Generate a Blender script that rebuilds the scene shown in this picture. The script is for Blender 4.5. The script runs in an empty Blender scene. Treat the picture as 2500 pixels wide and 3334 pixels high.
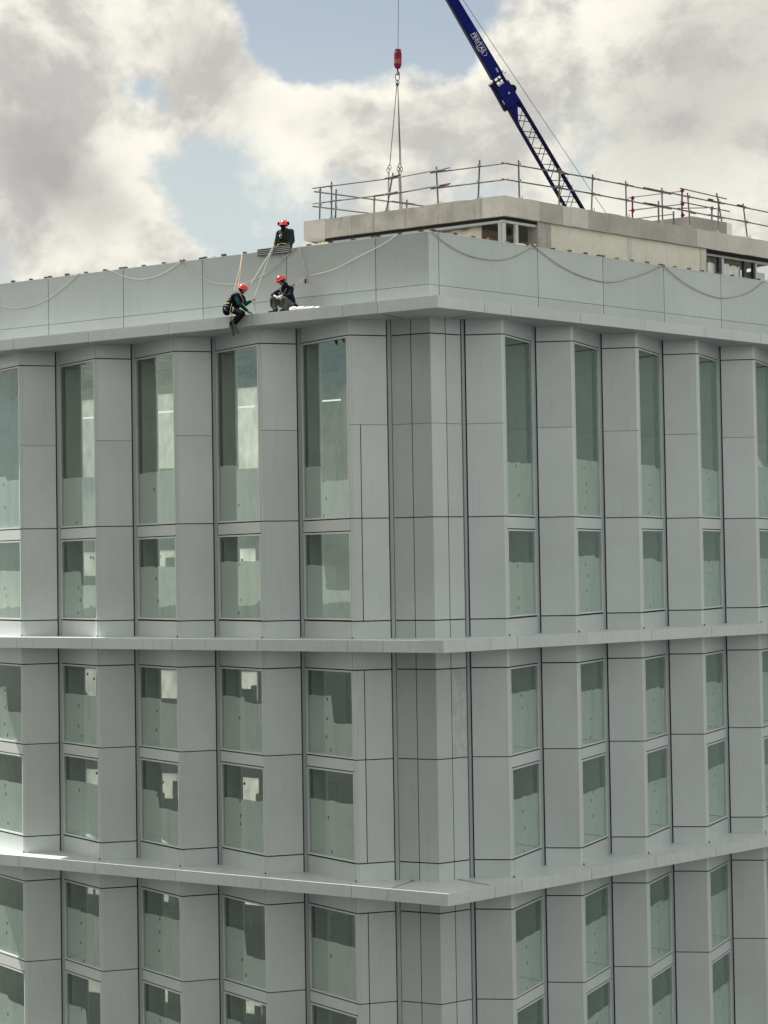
import bpy, bmesh, math, random
from mathutils import Vector, Matrix
random.seed(11)
SC = bpy.context.scene
COL = SC.collection
# ------------------------------------------------------------------ camera
CAM = Vector((-1.549, -47.303, 2.379))
PITCH, ROLL = math.radians(1.763), math.radians(0.933)
FWD = Vector((0, math.cos(PITCH), math.sin(PITCH)))
R0 = Vector((1, 0, 0)); U0 = R0.cross(FWD)
RGT = R0 * math.cos(ROLL) - U0 * math.sin(ROLL)
UPV = R0 * math.sin(ROLL) + U0 * math.cos(ROLL)
cd = bpy.data.cameras.new('camera'); co = bpy.data.objects.new('camera', cd); COL.objects.link(co)
cd.sensor_fit = 'HORIZONTAL'; cd.sensor_width = 36; cd.lens = 5692.4 * 36 / 2500
cd.clip_start = 0.5; cd.clip_end = 5000
M = Matrix((RGT, UPV, -FWD)).transposed().to_4x4(); M.translation = CAM
co.matrix_world = M
SC.camera = co
# ------------------------------------------------------------------ sky, sun, exposure
SUN_AZ, SUN_EL = 150.95, 57.0          # direction TO the sun: angle from +x towards +y, elevation
saz, sel = math.radians(SUN_AZ), math.radians(SUN_EL)
SUN = Vector((math.cos(saz) * math.cos(sel), math.sin(saz) * math.cos(sel), math.sin(sel)))
sl = bpy.data.lights.new('sun', 'SUN'); so = bpy.data.objects.new('sun', sl); COL.objects.link(so)
sl.energy = 5.0; sl.angle = math.radians(0.6); sl.color = (1, .95, .86)
so.rotation_euler = (-SUN).to_track_quat('-Z', 'Y').to_euler(); so.location = (0, 0, 60)
SC.view_settings.view_transform = 'Standard'; SC.view_settings.look = 'None'
SC.view_settings.gamma = 1; SC.view_settings.exposure = 0.40
SC.render.engine = 'CYCLES'
SC.cycles.max_bounces = 5; SC.cycles.transparent_max_bounces = 10
SC.cycles.glossy_bounces = 2; SC.cycles.diffuse_bounces = 3
SC.cycles.use_adaptive_sampling = True; SC.cycles.adaptive_threshold = .02; SC.cycles.caustics_reflective = False; SC.cycles.caustics_refractive = False
W = bpy.data.worlds.new('World'); SC.world = W; W.use_nodes = True

class NT:
    """tiny node-graph helper"""
    def __init__(s, tree): s.t = tree; s.n = tree.nodes; s.l = tree.links
    def add(s, kind, **kw):
        nd = s.n.new(kind)
        for k, v in kw.items(): setattr(nd, k, v)
        return nd
    def put(s, sock, val):
        if isinstance(val, bpy.types.NodeSocket): s.l.new(val, sock)
        elif val is not None: sock.default_value = val
    def math(s, op, a, b=None, c=None, clamp=False):
        nd = s.add('ShaderNodeMath', operation=op, use_clamp=clamp)
        s.put(nd.inputs[0], a)
        if b is not None: s.put(nd.inputs[1], b)
        if c is not None: s.put(nd.inputs[2], c)
        return nd.outputs[0]
    def vmath(s, op, a, b=None, out=0):
        nd = s.add('ShaderNodeVectorMath', operation=op)
        s.put(nd.inputs[0], a)
        if b is not None:
            if op == 'SCALE': s.put(nd.inputs[3], b)
            else: s.put(nd.inputs[1], b)
        return nd.outputs[out]
    def noise(s, vec, scale, detail=4, rough=.5, dist=0.0, dim='3D'):
        nd = s.add('ShaderNodeTexNoise', noise_dimensions=dim)
        if vec is not None: s.put(nd.inputs['Vector'], vec)
        nd.inputs['Scale'].default_value = scale; nd.inputs['Detail'].default_value = detail
        nd.inputs['Roughness'].default_value = rough; nd.inputs['Distortion'].default_value = dist
        return nd
    def remap(s, val, a, b, c=0.0, d=1.0, smooth=False):
        nd = s.add('ShaderNodeMapRange', interpolation_type='SMOOTHSTEP' if smooth else 'LINEAR')
        s.put(nd.inputs[0], val)
        for i, q in enumerate((a, b, c, d)): nd.inputs[i + 1].default_value = q
        return nd.outputs[0]
    def mix(s, f, a, b, blend='MIX'):
        nd = s.add('ShaderNodeMix', data_type='RGBA', blend_type=blend)
        s.put(nd.inputs[0], f)
        s.put(nd.inputs[6], a if not isinstance(a, tuple) else a + (1,) if len(a) == 3 else a)
        s.put(nd.inputs[7], b if not isinstance(b, tuple) else b + (1,) if len(b) == 3 else b)
        return nd.outputs[2]

def build_world():
    t = NT(W.node_tree); t.n.clear()
    tc = t.add('ShaderNodeTexCoord'); D = tc.outputs['Generated']
    sky = t.add('ShaderNodeTexSky', sky_type='NISHITA')
    sky.sun_disc = False; sky.sun_elevation = sel; sky.sun_rotation = math.radians(90 - SUN_AZ)
    sky.air_density = 1.0; sky.dust_density = 3.0; sky.ozone_density = 1.2
    def direction(px, py):               # overview pixel of the photograph -> world direction
        x, y = px * 1.507, py * 1.507
        return (FWD + RGT * ((x - 1250) / 5692.4) - UPV * ((y - 1667) / 5692.4)).normalized()
    # cumulus field on the direction sphere, broken open in places
    warp = t.noise(D, 7.0, 3, .5).outputs['Color']
    wv = t.vmath('SUBTRACT', warp, (.5, .5, .5))
    P = t.vmath('ADD', D, t.vmath('SCALE', wv, .05))
    P = t.vmath('MULTIPLY', P, (1, 1, 1.25))
    def dens(vec):
        a = t.noise(vec, 7.5, 12, .60).outputs[0]
        b = t.noise(vec, 2.6, 2, .5).outputs[0]
        return t.math('ADD', t.math('MULTIPLY', a, .75), t.math('MULTIPLY', b, .35))
    d0 = dens(P)
    d1 = dens(t.vmath('ADD', P, (-.020, 0, .034)))   # sampled a little towards the sun
    bumps = [(780, 20, 190, -.34), (640, 20, 120, -.22), (930, 30, 120, -.22), (690, 110, 70, -.12), (315, 195, 48, -.20), (255, 170, 22, -.08), (540, 425, 180, -.17),
             (700, 450, 90, -.06), (400, 400, 90, -.06), (20, 560, 70, -.10), (1000, 130, 55, -.08), (330, 5, 55, -.08), (640, 0, 60, -.1), (860, 130, 55, .12),
             (150, 130, 190, .12), (420, 90, 110, .16), (1400, 150, 380, .12), (640, 230, 110, .14), (1150, 130, 90, .14), (150, 400, 110, .1), (250, 540, 160, .14), (470, 230, 110, .08), (60, 480, 120, .08), (760, 260, 120, .10), (950, 250, 120, .10), (1050, 330, 160, .08), (430, 420, 90, -.06)]
    bias = None
    wv2 = t.vmath('SUBTRACT', t.noise(D, 16, 5, .6).outputs['Color'], (.5, .5, .5))
    Dn = t.vmath('ADD', t.vmath('ADD', D, t.vmath('SCALE', wv, .03)), t.vmath('SCALE', wv2, .045))
    for px, py, r, amp in bumps:
        q = direction(px, py)
        dist = t.vmath('DISTANCE', Dn, tuple(q), out=1)
        v = t.remap(dist, 0, r * 1.6 / 3777, amp, 0, True)
        bias = v if bias is None else t.math('ADD', bias, v)
    dd = t.math('ADD', d0, bias)
    mask = t.remap(dd, .425, .565, 0, 1, True)
    lit = t.math('SUBTRACT', d0, d1)                 # >0 on the sunny side of a puff
    sh = t.remap(lit, -.10, .05, 0, 1, True)
    thick = t.remap(dd, .58, .86, 0, 1, True)
    broad = t.noise(t.vmath('ADD', D, (3.1, 0, .4)), 5.5, 3, .5).outputs[0]
    grey = t.math('MULTIPLY', thick, t.remap(broad, .40, .62, 0, 1, True))
    extra = None
    for px, py, r, amp in [(140, 400, 130, .75), (60, 290, 110, .5), (1560, 230, 230, .55), (1330, 330, 200, .25), (480, 230, 80, .3)]:
        dist = t.vmath('DISTANCE', Dn, tuple(direction(px, py)), out=1)
        v = t.remap(dist, 0, r * 1.6 / 3777, amp, 0, True)
        extra = v if extra is None else t.math('ADD', extra, v)
    grey = t.math('ADD', t.math('MULTIPLY', grey, .6), extra, clamp=True)
    bright = t.mix(sh, (.50, .49, .465), (.87, .845, .745))
    cloud = t.mix(grey, bright, (.40, .39, .375))
    b1 = t.add('ShaderNodeBackground'); t.put(b1.inputs[0], sky.outputs[0]); b1.inputs[1].default_value = .085
    veil = t.add('ShaderNodeBackground'); veil.inputs[0].default_value = (.47, .525, .53, 1); veil.inputs[1].default_value = 1.0
    ms0 = t.add('ShaderNodeMixShader'); 
    sepd = t.add('ShaderNodeSeparateXYZ'); t.l.new(D, sepd.inputs[0])
    t.put(ms0.inputs[0], t.remap(sepd.outputs[2], .19, .32, .97, .42, True))
    t.l.new(b1.outputs[0], ms0.inputs[1]); t.l.new(veil.outputs[0], ms0.inputs[2])
    b2 = t.add('ShaderNodeBackground'); t.put(b2.inputs[0], cloud); b2.inputs[1].default_value = .875
    ms = t.add('ShaderNodeMixShader'); t.put(ms.inputs[0], mask)
    t.l.new(ms0.outputs[0], ms.inputs[1]); t.l.new(b2.outputs[0], ms.inputs[2])
    out = t.add('ShaderNodeOutputWorld'); t.l.new(ms.outputs[0], out.inputs[0])
build_world()

# ------------------------------------------------------------------ materials
def material(name, col, rough=.5, metal=0.0, spec=.5, var=0.0, noise=None, bump=None, streak=0.0, emit=None, coat=0.0, rand=0.0):
    """var/noise: (scale, amount) mottling; bump: (scale, strength); streak: vertical run-off marks; rand: per-object tone shift"""
    m = bpy.data.materials.new(name); m.use_nodes = True
    t = NT(m.node_tree); t.n.clear()
    p = t.add('ShaderNodeBsdfPrincipled'); out = t.add('ShaderNodeOutputMaterial'); t.l.new(p.outputs[0], out.inputs[0])
    p.inputs['Roughness'].default_value = rough; p.inputs['Metallic'].default_value = metal
    p.inputs['Specular IOR Level'].default_value = spec; p.inputs['Coat Weight'].default_value = coat
    geo = t.add('ShaderNodeNewGeometry'); pos = geo.outputs['Position']
    c = col + (1,)
    cur = None
    fac = None
    def mul(f):
        nonlocal fac
        fac = f if fac is None else t.math('MULTIPLY', fac, f)
    if noise:
        for sc, am in noise:
            n = t.noise(pos, sc, 5, .55).outputs[0]
            mul(t.remap(n, .25, .75, 1 - am, 1 + am))
    if streak:
        sv = t.vmath('MULTIPLY', pos, (9, 9, .35))
        n = t.noise(sv, 1.0, 4, .6).outputs[0]
        mul(t.remap(n, .5, .8, 1.0, 1 - streak, True))
    if rand:
        oi = t.add('ShaderNodeObjectInfo')
        mul(t.remap(oi.outputs['Random'], 0, 1, 1 - rand, 1 + rand))
    if fac is not None:
        cc = t.add('ShaderNodeCombineColor'); [t.l.new(fac, cc.inputs[i]) for i in range(3)]
        t.put(p.inputs['Base Color'], t.mix(1.0, c, cc.outputs[0], 'MULTIPLY'))
    else: p.inputs['Base Color'].default_value = c
    if bump:
        n = t.noise(pos, bump[0], 4, .5).outputs[0]
        b = t.add('ShaderNodeBump'); b.inputs['Strength'].default_value = bump[1]; b.inputs['Distance'].default_value = bump[2] if len(bump) > 2 else .02
        t.l.new(n, b.inputs['Height']); t.l.new(b.outputs[0], p.inputs['Normal'])
    if emit: p.inputs['Emission Color'].default_value = emit[0] + (1,); p.inputs['Emission Strength'].default_value = emit[1]
    return m

def glass_material():
    m = bpy.data.materials.new('window_glass'); m.use_nodes = True
    t = NT(m.node_tree); t.n.clear()
    tr = t.add('ShaderNodeBsdfTransparent'); tr.inputs[0].default_value = (.955, .985, .972, 1)
    gl = t.add('ShaderNodeBsdfGlossy'); gl.inputs['Roughness'].default_value = .012; gl.inputs[0].default_value = (.82, 1.0, .93, 1)
    geo = t.add('ShaderNodeNewGeometry')
    n = t.noise(geo.outputs['Position'], .9, 2, .5).outputs[0]
    b = t.add('ShaderNodeBump'); b.inputs['Strength'].default_value = .06; b.inputs['Distance'].default_value = .05
    t.l.new(n, b.inputs['Height']); t.l.new(b.outputs[0], gl.inputs['Normal'])
    lw = t.add('ShaderNodeLayerWeight'); lw.inputs[0].default_value = .5
    f5 = t.math('POWER', lw.outputs['Facing'], 5.0)
    ms = t.add('ShaderNodeMixShader'); t.put(ms.inputs[0], t.math('MULTIPLY_ADD', f5, 1.1, .10, clamp=True))
    t.l.new(tr.outputs[0], ms.inputs[1]); t.l.new(gl.outputs[0], ms.inputs[2])
    o = t.add('ShaderNodeOutputMaterial'); t.l.new(ms.outputs[0], o.inputs[0])
    return m

def sheet_material():
    """pale protective sheet taped inside the glass: lighter overlap band, creases and hand marks on the right"""
    m = bpy.data.materials.new('protective_sheet'); m.use_nodes = True
    t = NT(m.node_tree); t.n.clear()
    tc = t.add('ShaderNodeTexCoord'); oi = t.add('ShaderNodeObjectInfo'); geo = t.add('ShaderNodeNewGeometry')
    sep = t.add('ShaderNodeSeparateXYZ'); t.l.new(tc.outputs['Generated'], sep.inputs[0])
    off = t.vmath('SCALE', (7.0, 3.0, 5.0), oi.outputs['Random'])
    pv = t.vmath('ADD', geo.outputs['Position'], off)
    wob = t.math('MULTIPLY', t.math('SUBTRACT', t.noise(pv, 1.2, 2).outputs[0], .5), .06)
    x = t.math('ADD', t.math('ADD', sep.outputs[0], wob), t.math('MULTIPLY', t.math('SUBTRACT', oi.outputs['Random'], .5), .10))
    band = t.math('MULTIPLY', t.remap(x, .385, .395), t.remap(x, .50, .51, 1, 0))
    smear = t.noise(t.vmath('MULTIPLY', pv, (3.2, 3.2, .9)), 1.0, 5, .6, .6).outputs[0]
    right = t.math('MULTIPLY', t.remap(x, .52, .60, 0, 1, True), t.remap(smear, .46, .62, 0, 1, True))
    grid = t.noise(t.vmath('MULTIPLY', pv, (.6, .6, 3.4)), 1.3, 3, .5).outputs[0]
    right2 = t.math('MULTIPLY', t.remap(x, .52, .56), t.remap(grid, .52, .58))
    c = t.mix(t.noise(pv, 2.2, 4).outputs[0], (.84, .875, .855), (.90, .93, .91))
    c = t.mix(t.math('MULTIPLY', band, .75), c, (.94, .95, .94))
    c = t.mix(t.math('MULTIPLY', right, .26), c, (.40, .47, .44))
    c = t.mix(t.math('MULTIPLY', right2, .30), c, (.80, .86, .82))
    p = t.add('ShaderNodeBsdfPrincipled'); t.put(p.inputs['Base Color'], c); p.inputs['Roughness'].default_value = .55
    tl = t.add('ShaderNodeBsdfTranslucent'); t.put(tl.inputs[0], c)
    ms = t.add('ShaderNodeMixShader'); ms.inputs[0].default_value = .25
    t.l.new(p.outputs[0], ms.inputs[1]); t.l.new(tl.outputs[0], ms.inputs[2])
    o = t.add('ShaderNodeOutputMaterial'); t.l.new(ms.outputs[0], o.inputs[0])
    return m

def translucent_material(name, col):
    m = bpy.data.materials.new(name); m.use_nodes = True
    t = NT(m.node_tree); t.n.clear()
    geo = t.add('ShaderNodeNewGeometry')
    n = t.noise(t.vmath('MULTIPLY', geo.outputs['Position'], (1.5, 1.5, .7)), 2.2, 5, .6).outputs[0]
    c = t.mix(t.remap(n, .35, .7), col, tuple(x * .72 for x in col))
    tl = t.add('ShaderNodeBsdfTranslucent'); t.put(tl.inputs[0], c)
    df = t.add('ShaderNodeBsdfDiffuse'); t.put(df.inputs[0], c)
    ms = t.add('ShaderNodeMixShader'); ms.inputs[0].default_value = .06
    t.l.new(tl.outputs[0], ms.inputs[1]); t.l.new(df.outputs[0], ms.inputs[2])
    o = t.add('ShaderNodeOutputMaterial'); t.l.new(ms.outputs[0], o.inputs[0])
    return m

def concrete_material(name, a, b, streak=.35):
    m = bpy.data.materials.new(name); m.use_nodes = True
    t = NT(m.node_tree); t.n.clear()
    geo = t.add('ShaderNodeNewGeometry'); pos = geo.outputs['Position']
    big = t.noise(pos, 1.1, 6, .62, .4).outputs[0]
    fine = t.noise(pos, 14, 4, .6).outputs[0]
    run = t.noise(t.vmath('MULTIPLY', pos, (5, 5, .5)), 1.0, 5, .65).outputs[0]
    c = t.mix(t.remap(big, .32, .68), a, b)
    c = t.mix(t.math('MULTIPLY', t.remap(run, .52, .74, 0, 1, True), streak), c, tuple(x * .45 for x in a))
    pale = t.noise(t.vmath('MULTIPLY', pos, (3.5, 3.5, .8)), 1.3, 4, .6).outputs[0]
    c = t.mix(t.math('MULTIPLY', t.remap(pale, .60, .72, 0, 1, True), .35), c, tuple(min(1, x * 1.45) for x in b))
    c = t.mix(t.remap(fine, .3, .7, 0, .22), c, tuple(x * .6 for x in b))
    pits = t.add('ShaderNodeTexVoronoi'); t.put(pits.inputs['Vector'], pos); pits.inputs['Scale'].default_value = 5.5
    c = t.mix(t.remap(pits.outputs[0], .06, .10, .6, 0), c, (.06, .055, .05))
    p = t.add('ShaderNodeBsdfPrincipled'); t.put(p.inputs['Base Color'], c); p.inputs['Roughness'].default_value = .9
    p.inputs['Specular IOR Level'].default_value = .2
    bp = t.add('ShaderNodeBump'); bp.inputs['Strength'].default_value = .35; bp.inputs['Distance'].default_value = .02
    t.l.new(t.math('ADD', fine, t.math('MULTIPLY', big, .6)), bp.inputs['Height']); t.l.new(bp.outputs[0], p.inputs['Normal'])
    o = t.add('ShaderNodeOutputMaterial'); t.l.new(p.outputs[0], o.inputs[0])
    return m

MAT = {}
PAN = (.60, .655, .66)
MAT['panel'] = material('cladding_panel', PAN, .36, .2, .5, noise=[(.45, .06), (3.0, .02)], bump=(.9, .10, .03), streak=.055, rand=.06)
MAT['panel_light'] = material('cladding_trim', (.68, .735, .745), .38, .15, .5, noise=[(.6, .03)], bump=(1.1, .05, .03), rand=.03)
MAT['parapet'] = material('parapet_panel', (.495, .545, .545), .32, .3, .5, noise=[(.35, .06), (2.0, .02)], bump=(.7, .10, .04), streak=.08, rand=.05)
MAT['ledge'] = material('ledge_panel', (.665, .715, .72), .42, .1, .5, noise=[(.5, .06), (5, .04)], bump=(1.0, .07, .03), streak=.10, rand=.04)
MAT['stained'] = material('stained_panel', (.60, .625, .62), .5, .1, .4, noise=[(1.8, .16), (7, .10)], streak=.22)
MAT['frame'] = material('window_frame', (.74, .79, .785), .4, .2, .5)
MAT['mullion'] = material('groove_mullion', (.44, .48, .52), .45, .3, .5)
MAT['dark'] = material('black_membrane', (.012, .012, .014), .8)
MAT['jamb'] = material('dark_jamb', (.045, .06, .07), .5)
MAT['glass'] = glass_material()
MAT['sheet'] = sheet_material()
MAT['mark'] = material('dark_tape', (.03, .035, .03), .6)
MAT['column'] = material('interior_column', (.76, .75, .70), .8, noise=[(1.6, .12), (6, .06)])
MAT['interior'] = material('interior_plaster', (.80, .82, .78), .8, noise=[(1, .08)])
MAT['floor'] = material('interior_screed', (.60, .60, .56), .85, noise=[(1, .1)])
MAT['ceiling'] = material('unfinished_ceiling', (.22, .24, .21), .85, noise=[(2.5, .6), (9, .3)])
MAT['backlit'] = translucent_material('backlit_board', (.98, .98, .94))
MAT['tube'] = material('light_tube', (.9, .9, .9), .4, emit=((.9, 1, .96), .7))
MAT['concrete'] = concrete_material('weathered_concrete', (.70, .68, .62), (.44, .425, .385), .85)
MAT['concrete_pale'] = concrete_material('pale_concrete', (.84, .82, .745), (.70, .685, .615), .2)
MAT['concrete_mid'] = concrete_material('mid_concrete', (.64, .63, .575), (.50, .49, .445), .3)
MAT['concrete_repair'] = concrete_material('patched_concrete', (.82, .80, .74), (.68, .665, .61), .15)
MAT['plaster'] = material('cream_plaster', (.90, .875, .755), .9, 0, .2, noise=[(.8, .07), (5, .05)], streak=.10, bump=(6, .15, .02))
MAT['brick'] = material('clay_brick', (.34, .27, .205), .9, noise=[(4, .15), (18, .12)], bump=(25, .4, .01), rand=.14)
MAT['mortar'] = material('mortar', (.20, .18, .155), .95, noise=[(6, .15)])
MAT['zinc'] = material('galvanised_steel', (.36, .37, .38), .42, .55, .5, noise=[(5, .15)])
MAT['clip'] = material('clip_steel', (.16, .16, .17), .5, .4, noise=[(3, .6)], rand=.5)
MAT['steel_white'] = material('white_steel', (.62, .66, .66), .4, .2, .5, noise=[(4, .05)])
MAT['tube_steel'] = material('scaffold_tube', (.15, .145, .16), .5, .5, .5, noise=[(4, .25), (20, .12)], rand=.2)
MAT['magenta'] = material('magenta_paint', (.14, .008, .075), .6, 0, .2, noise=[(6, .3)])
MAT['tarp'] = material('canvas_tarp', (.75, .69, .57), .8, noise=[(2, .07)], bump=(3, .35, .06))
MAT['foil'] = material('insulation_foil', (.75, .76, .75), .35, .4, noise=[(6, .12), (1.5, .15)], bump=(14, .5, .02))
MAT['wool'] = material('insulation_wool', (.20, .17, .11), .95, noise=[(7, .4)], bump=(30, .8, .03))
MAT['roofing'] = material('roof_membrane', (.34, .34, .33), .85, noise=[(1, .15), (6, .08)])
MAT['greybox'] = material('grey_render', (.30, .285, .275), .85, noise=[(1.4, .10)])
MAT['boom'] = material('navy_paint', (.003, .008, .15), .4, 0, .2, noise=[(1.5, .12)])
MAT['boom_dark'] = material('boom_steel', (.004, .006, .045), .55, 0, .2, noise=[(4, .2)])
MAT['white'] = material('white_paint', (.78, .78, .80), .5)
MAT['plate_grey'] = material('grey_plate', (.42, .43, .44), .5)
MAT['cable'] = material('steel_cable', (.07, .07, .07), .5, .5)
MAT['chain'] = material('sling_steel', (.13, .125, .10), .5, .5, noise=[(30, .3)])
MAT['hookred'] = material('red_block_paint', (.20, .008, .035), .5, 0, .3, noise=[(7, .25)])
MAT['rope_grey'] = material('rope_grey', (.42, .43, .39), .9, noise=[(40, .2)])
MAT['rope_white'] = material('rope_white', (.50, .51, .475), .9, noise=[(40, .15)])
MAT['rope_tan'] = material('rope_tan', (.50, .38, .31), .9, noise=[(40, .2)])
MAT['rope_brown'] = material('rope_brown', (.40, .35, .345), .9, noise=[(40, .2)])
MAT['helmet'] = material('helmet_coral', (.80, .045, .06), .25, 0, .5, noise=[(14, .12)], coat=.5)
MAT['helmet_lite'] = material('helmet_pink', (.85, .28, .27), .3, coat=.4)
MAT['skin'] = material('skin', (.46, .25, .18), .55, noise=[(20, .08)])
MAT['hair'] = material('dark_hair', (.02, .014, .012), .6)
MAT['black'] = material('black_fabric', (.013, .013, .017), .85, 0, .08, noise=[(12, .3)], bump=(16, .5, .02))
MAT['navy'] = material('navy_fabric', (.010, .011, .022), .85, 0, .08, noise=[(10, .3)], bump=(14, .5, .02))
MAT['green'] = material('green_fabric', (.010, .055, .038), .85, 0, .08, noise=[(10, .2)], bump=(14, .5, .02))
MAT['charcoal'] = material('charcoal_fabric', (.030, .040, .038), .85, 0, .08, noise=[(9, .25)], bump=(12, .6, .025))
MAT['olive'] = material('olive_trousers', (.095, .096, .082), .9, 0, .08, noise=[(9, .2)], bump=(13, .6, .025))
MAT['kneepad'] = material('dark_green_pad', (.018, .03, .022), .8, noise=[(15, .2)])
MAT['boot'] = material('grey_boot', (.085, .09, .08), .7, noise=[(15, .25)])
MAT['glove'] = material('white_glove', (.62, .62, .66), .8)
MAT['glove_grey'] = material('grey_glove', (.22, .24, .28), .8)
MAT['yellow'] = material('yellow_webbing', (.52, .49, .12), .7)
MAT['strap'] = material('grey_webbing', (.38, .38, .36), .6)
MAT['metal'] = material('shiny_metal', (.65, .65, .63), .3, .7)
MAT['bag'] = material('white_plastic_bag', (.80, .80, .80), .45, noise=[(5, .05)], bump=(9, .7, .05))
MAT['peach'] = material('peach_offcut', (.70, .40, .26), .7)
MAT['foam'] = material('cream_foam', (.72, .66, .48), .8)
MAT['asphalt'] = material('asphalt', (.075, .08, .08), .9, noise=[(.3, .2), (8, .2)])

# ------------------------------------------------------------------ mesh helpers
class MB:
    def __init__(s): s.v = []; s.f = []
    def add(s, vs, fs):
        b = len(s.v); s.v += [Vector(p) for p in vs]; s.f += [tuple(b + i for i in f) for f in fs]; return s
    def prism(s, poly, z0, z1):
        """poly: plan points (x, y), any winding"""
        a = sum(poly[i][0] * poly[(i + 1) % len(poly)][1] - poly[(i + 1) % len(poly)][0] * poly[i][1] for i in range(len(poly)))
        if a < 0: poly = poly[::-1]
        n = len(poly)
        vs = [(p[0], p[1], z0) for p in poly] + [(p[0], p[1], z1) for p in poly]
        fs = [tuple(range(n - 1, -1, -1)), tuple(range(n, 2 * n))] + [(i, (i + 1) % n, n + (i + 1) % n, n + i) for i in range(n)]
        return s.add(vs, fs)
    def obox(s, c, ax, ay, az):
        c, ax, ay, az = Vector(c), Vector(ax), Vector(ay), Vector(az)
        if ax.cross(ay).dot(az) < 0: ax = -ax
        q = [c + ax * i + ay * j + az * k for k in (-1, 1) for j in (-1, 1) for i in (-1, 1)]
        return s.add(q, [(0, 2, 3, 1), (4, 5, 7, 6), (0, 1, 5, 4), (2, 6, 7, 3), (0, 4, 6, 2), (1, 3, 7, 5)])
    def tube(s, pts, r, n=8, closed=False, caps=True):
        pts = [Vector(p) for p in pts]; m = len(pts)
        rs = r if isinstance(r, (list, tuple)) else [r] * m
        base = len(s.v); prev = None
        for i, p in enumerate(pts):
            if closed: tdir = (pts[(i + 1) % m] - pts[i - 1])
            else: tdir = (pts[min(i + 1, m - 1)] - pts[max(i - 1, 0)])
            tdir.normalize()
            if prev is None:
                ref = Vector((0, 0, 1)) if abs(tdir.z) < .9 else Vector((1, 0, 0))
                a = tdir.cross(ref).normalized()
            else:
                a = (prev - tdir * prev.dot(tdir)); a = a.normalized() if a.length > 1e-6 else tdir.orthogonal().normalized()
            prev = a; b = tdir.cross(a)
            for k in range(n):
                th = 2 * math.pi * k / n
                s.v.append(p + (a * math.cos(th) + b * math.sin(th)) * rs[i])
        rng = m if closed else m - 1
        for i in range(rng):
            for k in range(n):
                i2 = (i + 1) % m
                s.f.append((base + i * n + k, base + i * n + (k + 1) % n, base + i2 * n + (k + 1) % n, base + i2 * n + k))
        if caps and not closed:
            s.f.append(tuple(base + k for k in range(n - 1, -1, -1))); s.f.append(tuple(base + (m - 1) * n + k for k in range(n)))
        return s
    def lathe(s, origin, axis, prof, n=16):
        """prof: (radius, height along axis)"""
        axis = Vector(axis).normalized(); a = axis.orthogonal().normalized(); b = axis.cross(a); o = Vector(origin)
        base = len(s.v)
        for r, h in prof:
            for k in range(n):
                th = 2 * math.pi * k / n
                s.v.append(o + axis * h + (a * math.cos(th) + b * math.sin(th)) * r)
        for i in range(len(prof) - 1):
            for k in range(n):
                s.f.append((base + i * n + k, base + i * n + (k + 1) % n, base + (i + 1) * n + (k + 1) % n, base + (i + 1) * n + k))
        s.f.append(tuple(base + k for k in range(n - 1, -1, -1))); s.f.append(tuple(base + (len(prof) - 1) * n + k for k in range(n)))
        return s

WLOC = {}
def link(name, data, parent, wloc, label=None, cat=None, group=None, kind=None):
    o = bpy.data.objects.new(name, data); COL.objects.link(o)
    wloc = Vector(wloc)
    if parent is not None:
        o.parent = parent; o.location = wloc - WLOC[parent.name]
    else: o.location = wloc
    WLOC[o.name] = wloc
    if label: o['label'] = label
    if cat: o['category'] = cat
    if group: o['group'] = group
    if kind: o['kind'] = kind
    return o
def empty(name, loc, label, cat, group=None):
    return link(name, None, None, loc, label, cat, group)
def to_mesh(name, mb, mat, smooth=False):
    lo = Vector([min(v[i] for v in mb.v) for i in range(3)]); hi = Vector([max(v[i] for v in mb.v) for i in range(3)])
    c = (lo + hi) / 2
    me = bpy.data.meshes.new(name); me.from_pydata([tuple(v - c) for v in mb.v], [], mb.f); me.update()
    me.materials.append(MAT[mat] if isinstance(mat, str) else mat)
    if smooth: me.polygons.foreach_set('use_smooth', [True] * len(me.polygons))
    return me, c
def build(name, mb, mat, parent=None, smooth=False, **kw):
    me, c = to_mesh(name, mb, mat, smooth)
    return link(name, me, parent, c, **kw)
CACHE = {}
def piece(name, key, maker, mat, off, parent, smooth=False, **kw):
    """shared-mesh copies of alike pieces: maker() is run once per key"""
    if key not in CACHE: CACHE[key] = to_mesh(name, maker(), mat, smooth)
    me, c = CACHE[key]
    return link(name, me, parent, c + Vector(off), **kw)

# ------------------------------------------------------------------ building frame
class Side:
    def __init__(s, d, n, m, to, tg, num, end):
        s.d = Vector(d).to_3d(); s.n = Vector(n).to_3d(); s.m = m; s.to = to; s.tg = tg; s.num = num; s.end = end
    def P(s, u, v, z=0.0): return s.d * u + s.n * v + Vector((0, 0, z))
    def xy(s, u, v): p = s.P(u, v); return (p.x, p.y)
    def box(s, mb, u0, u1, v0, v1, z0, z1): return mb.prism([s.xy(u0, v0), s.xy(u1, v0), s.xy(u1, v1), s.xy(u0, v1)], z0, z1)
LS = Side((-.86791, .49672), (.49672, .86791), 3.042, 3.125, 2.307, 5, 17.75)
RS = Side((.76312, .64625), (-.64625, .76312), 2.851, 2.931, 2.144, 6, 19.45)
VO, VG, VK = .484, 1.326, 1.495
K2 = Vector((-.1667, 1.8180)); TK = 1.0477
GROUND = -18.0
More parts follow.
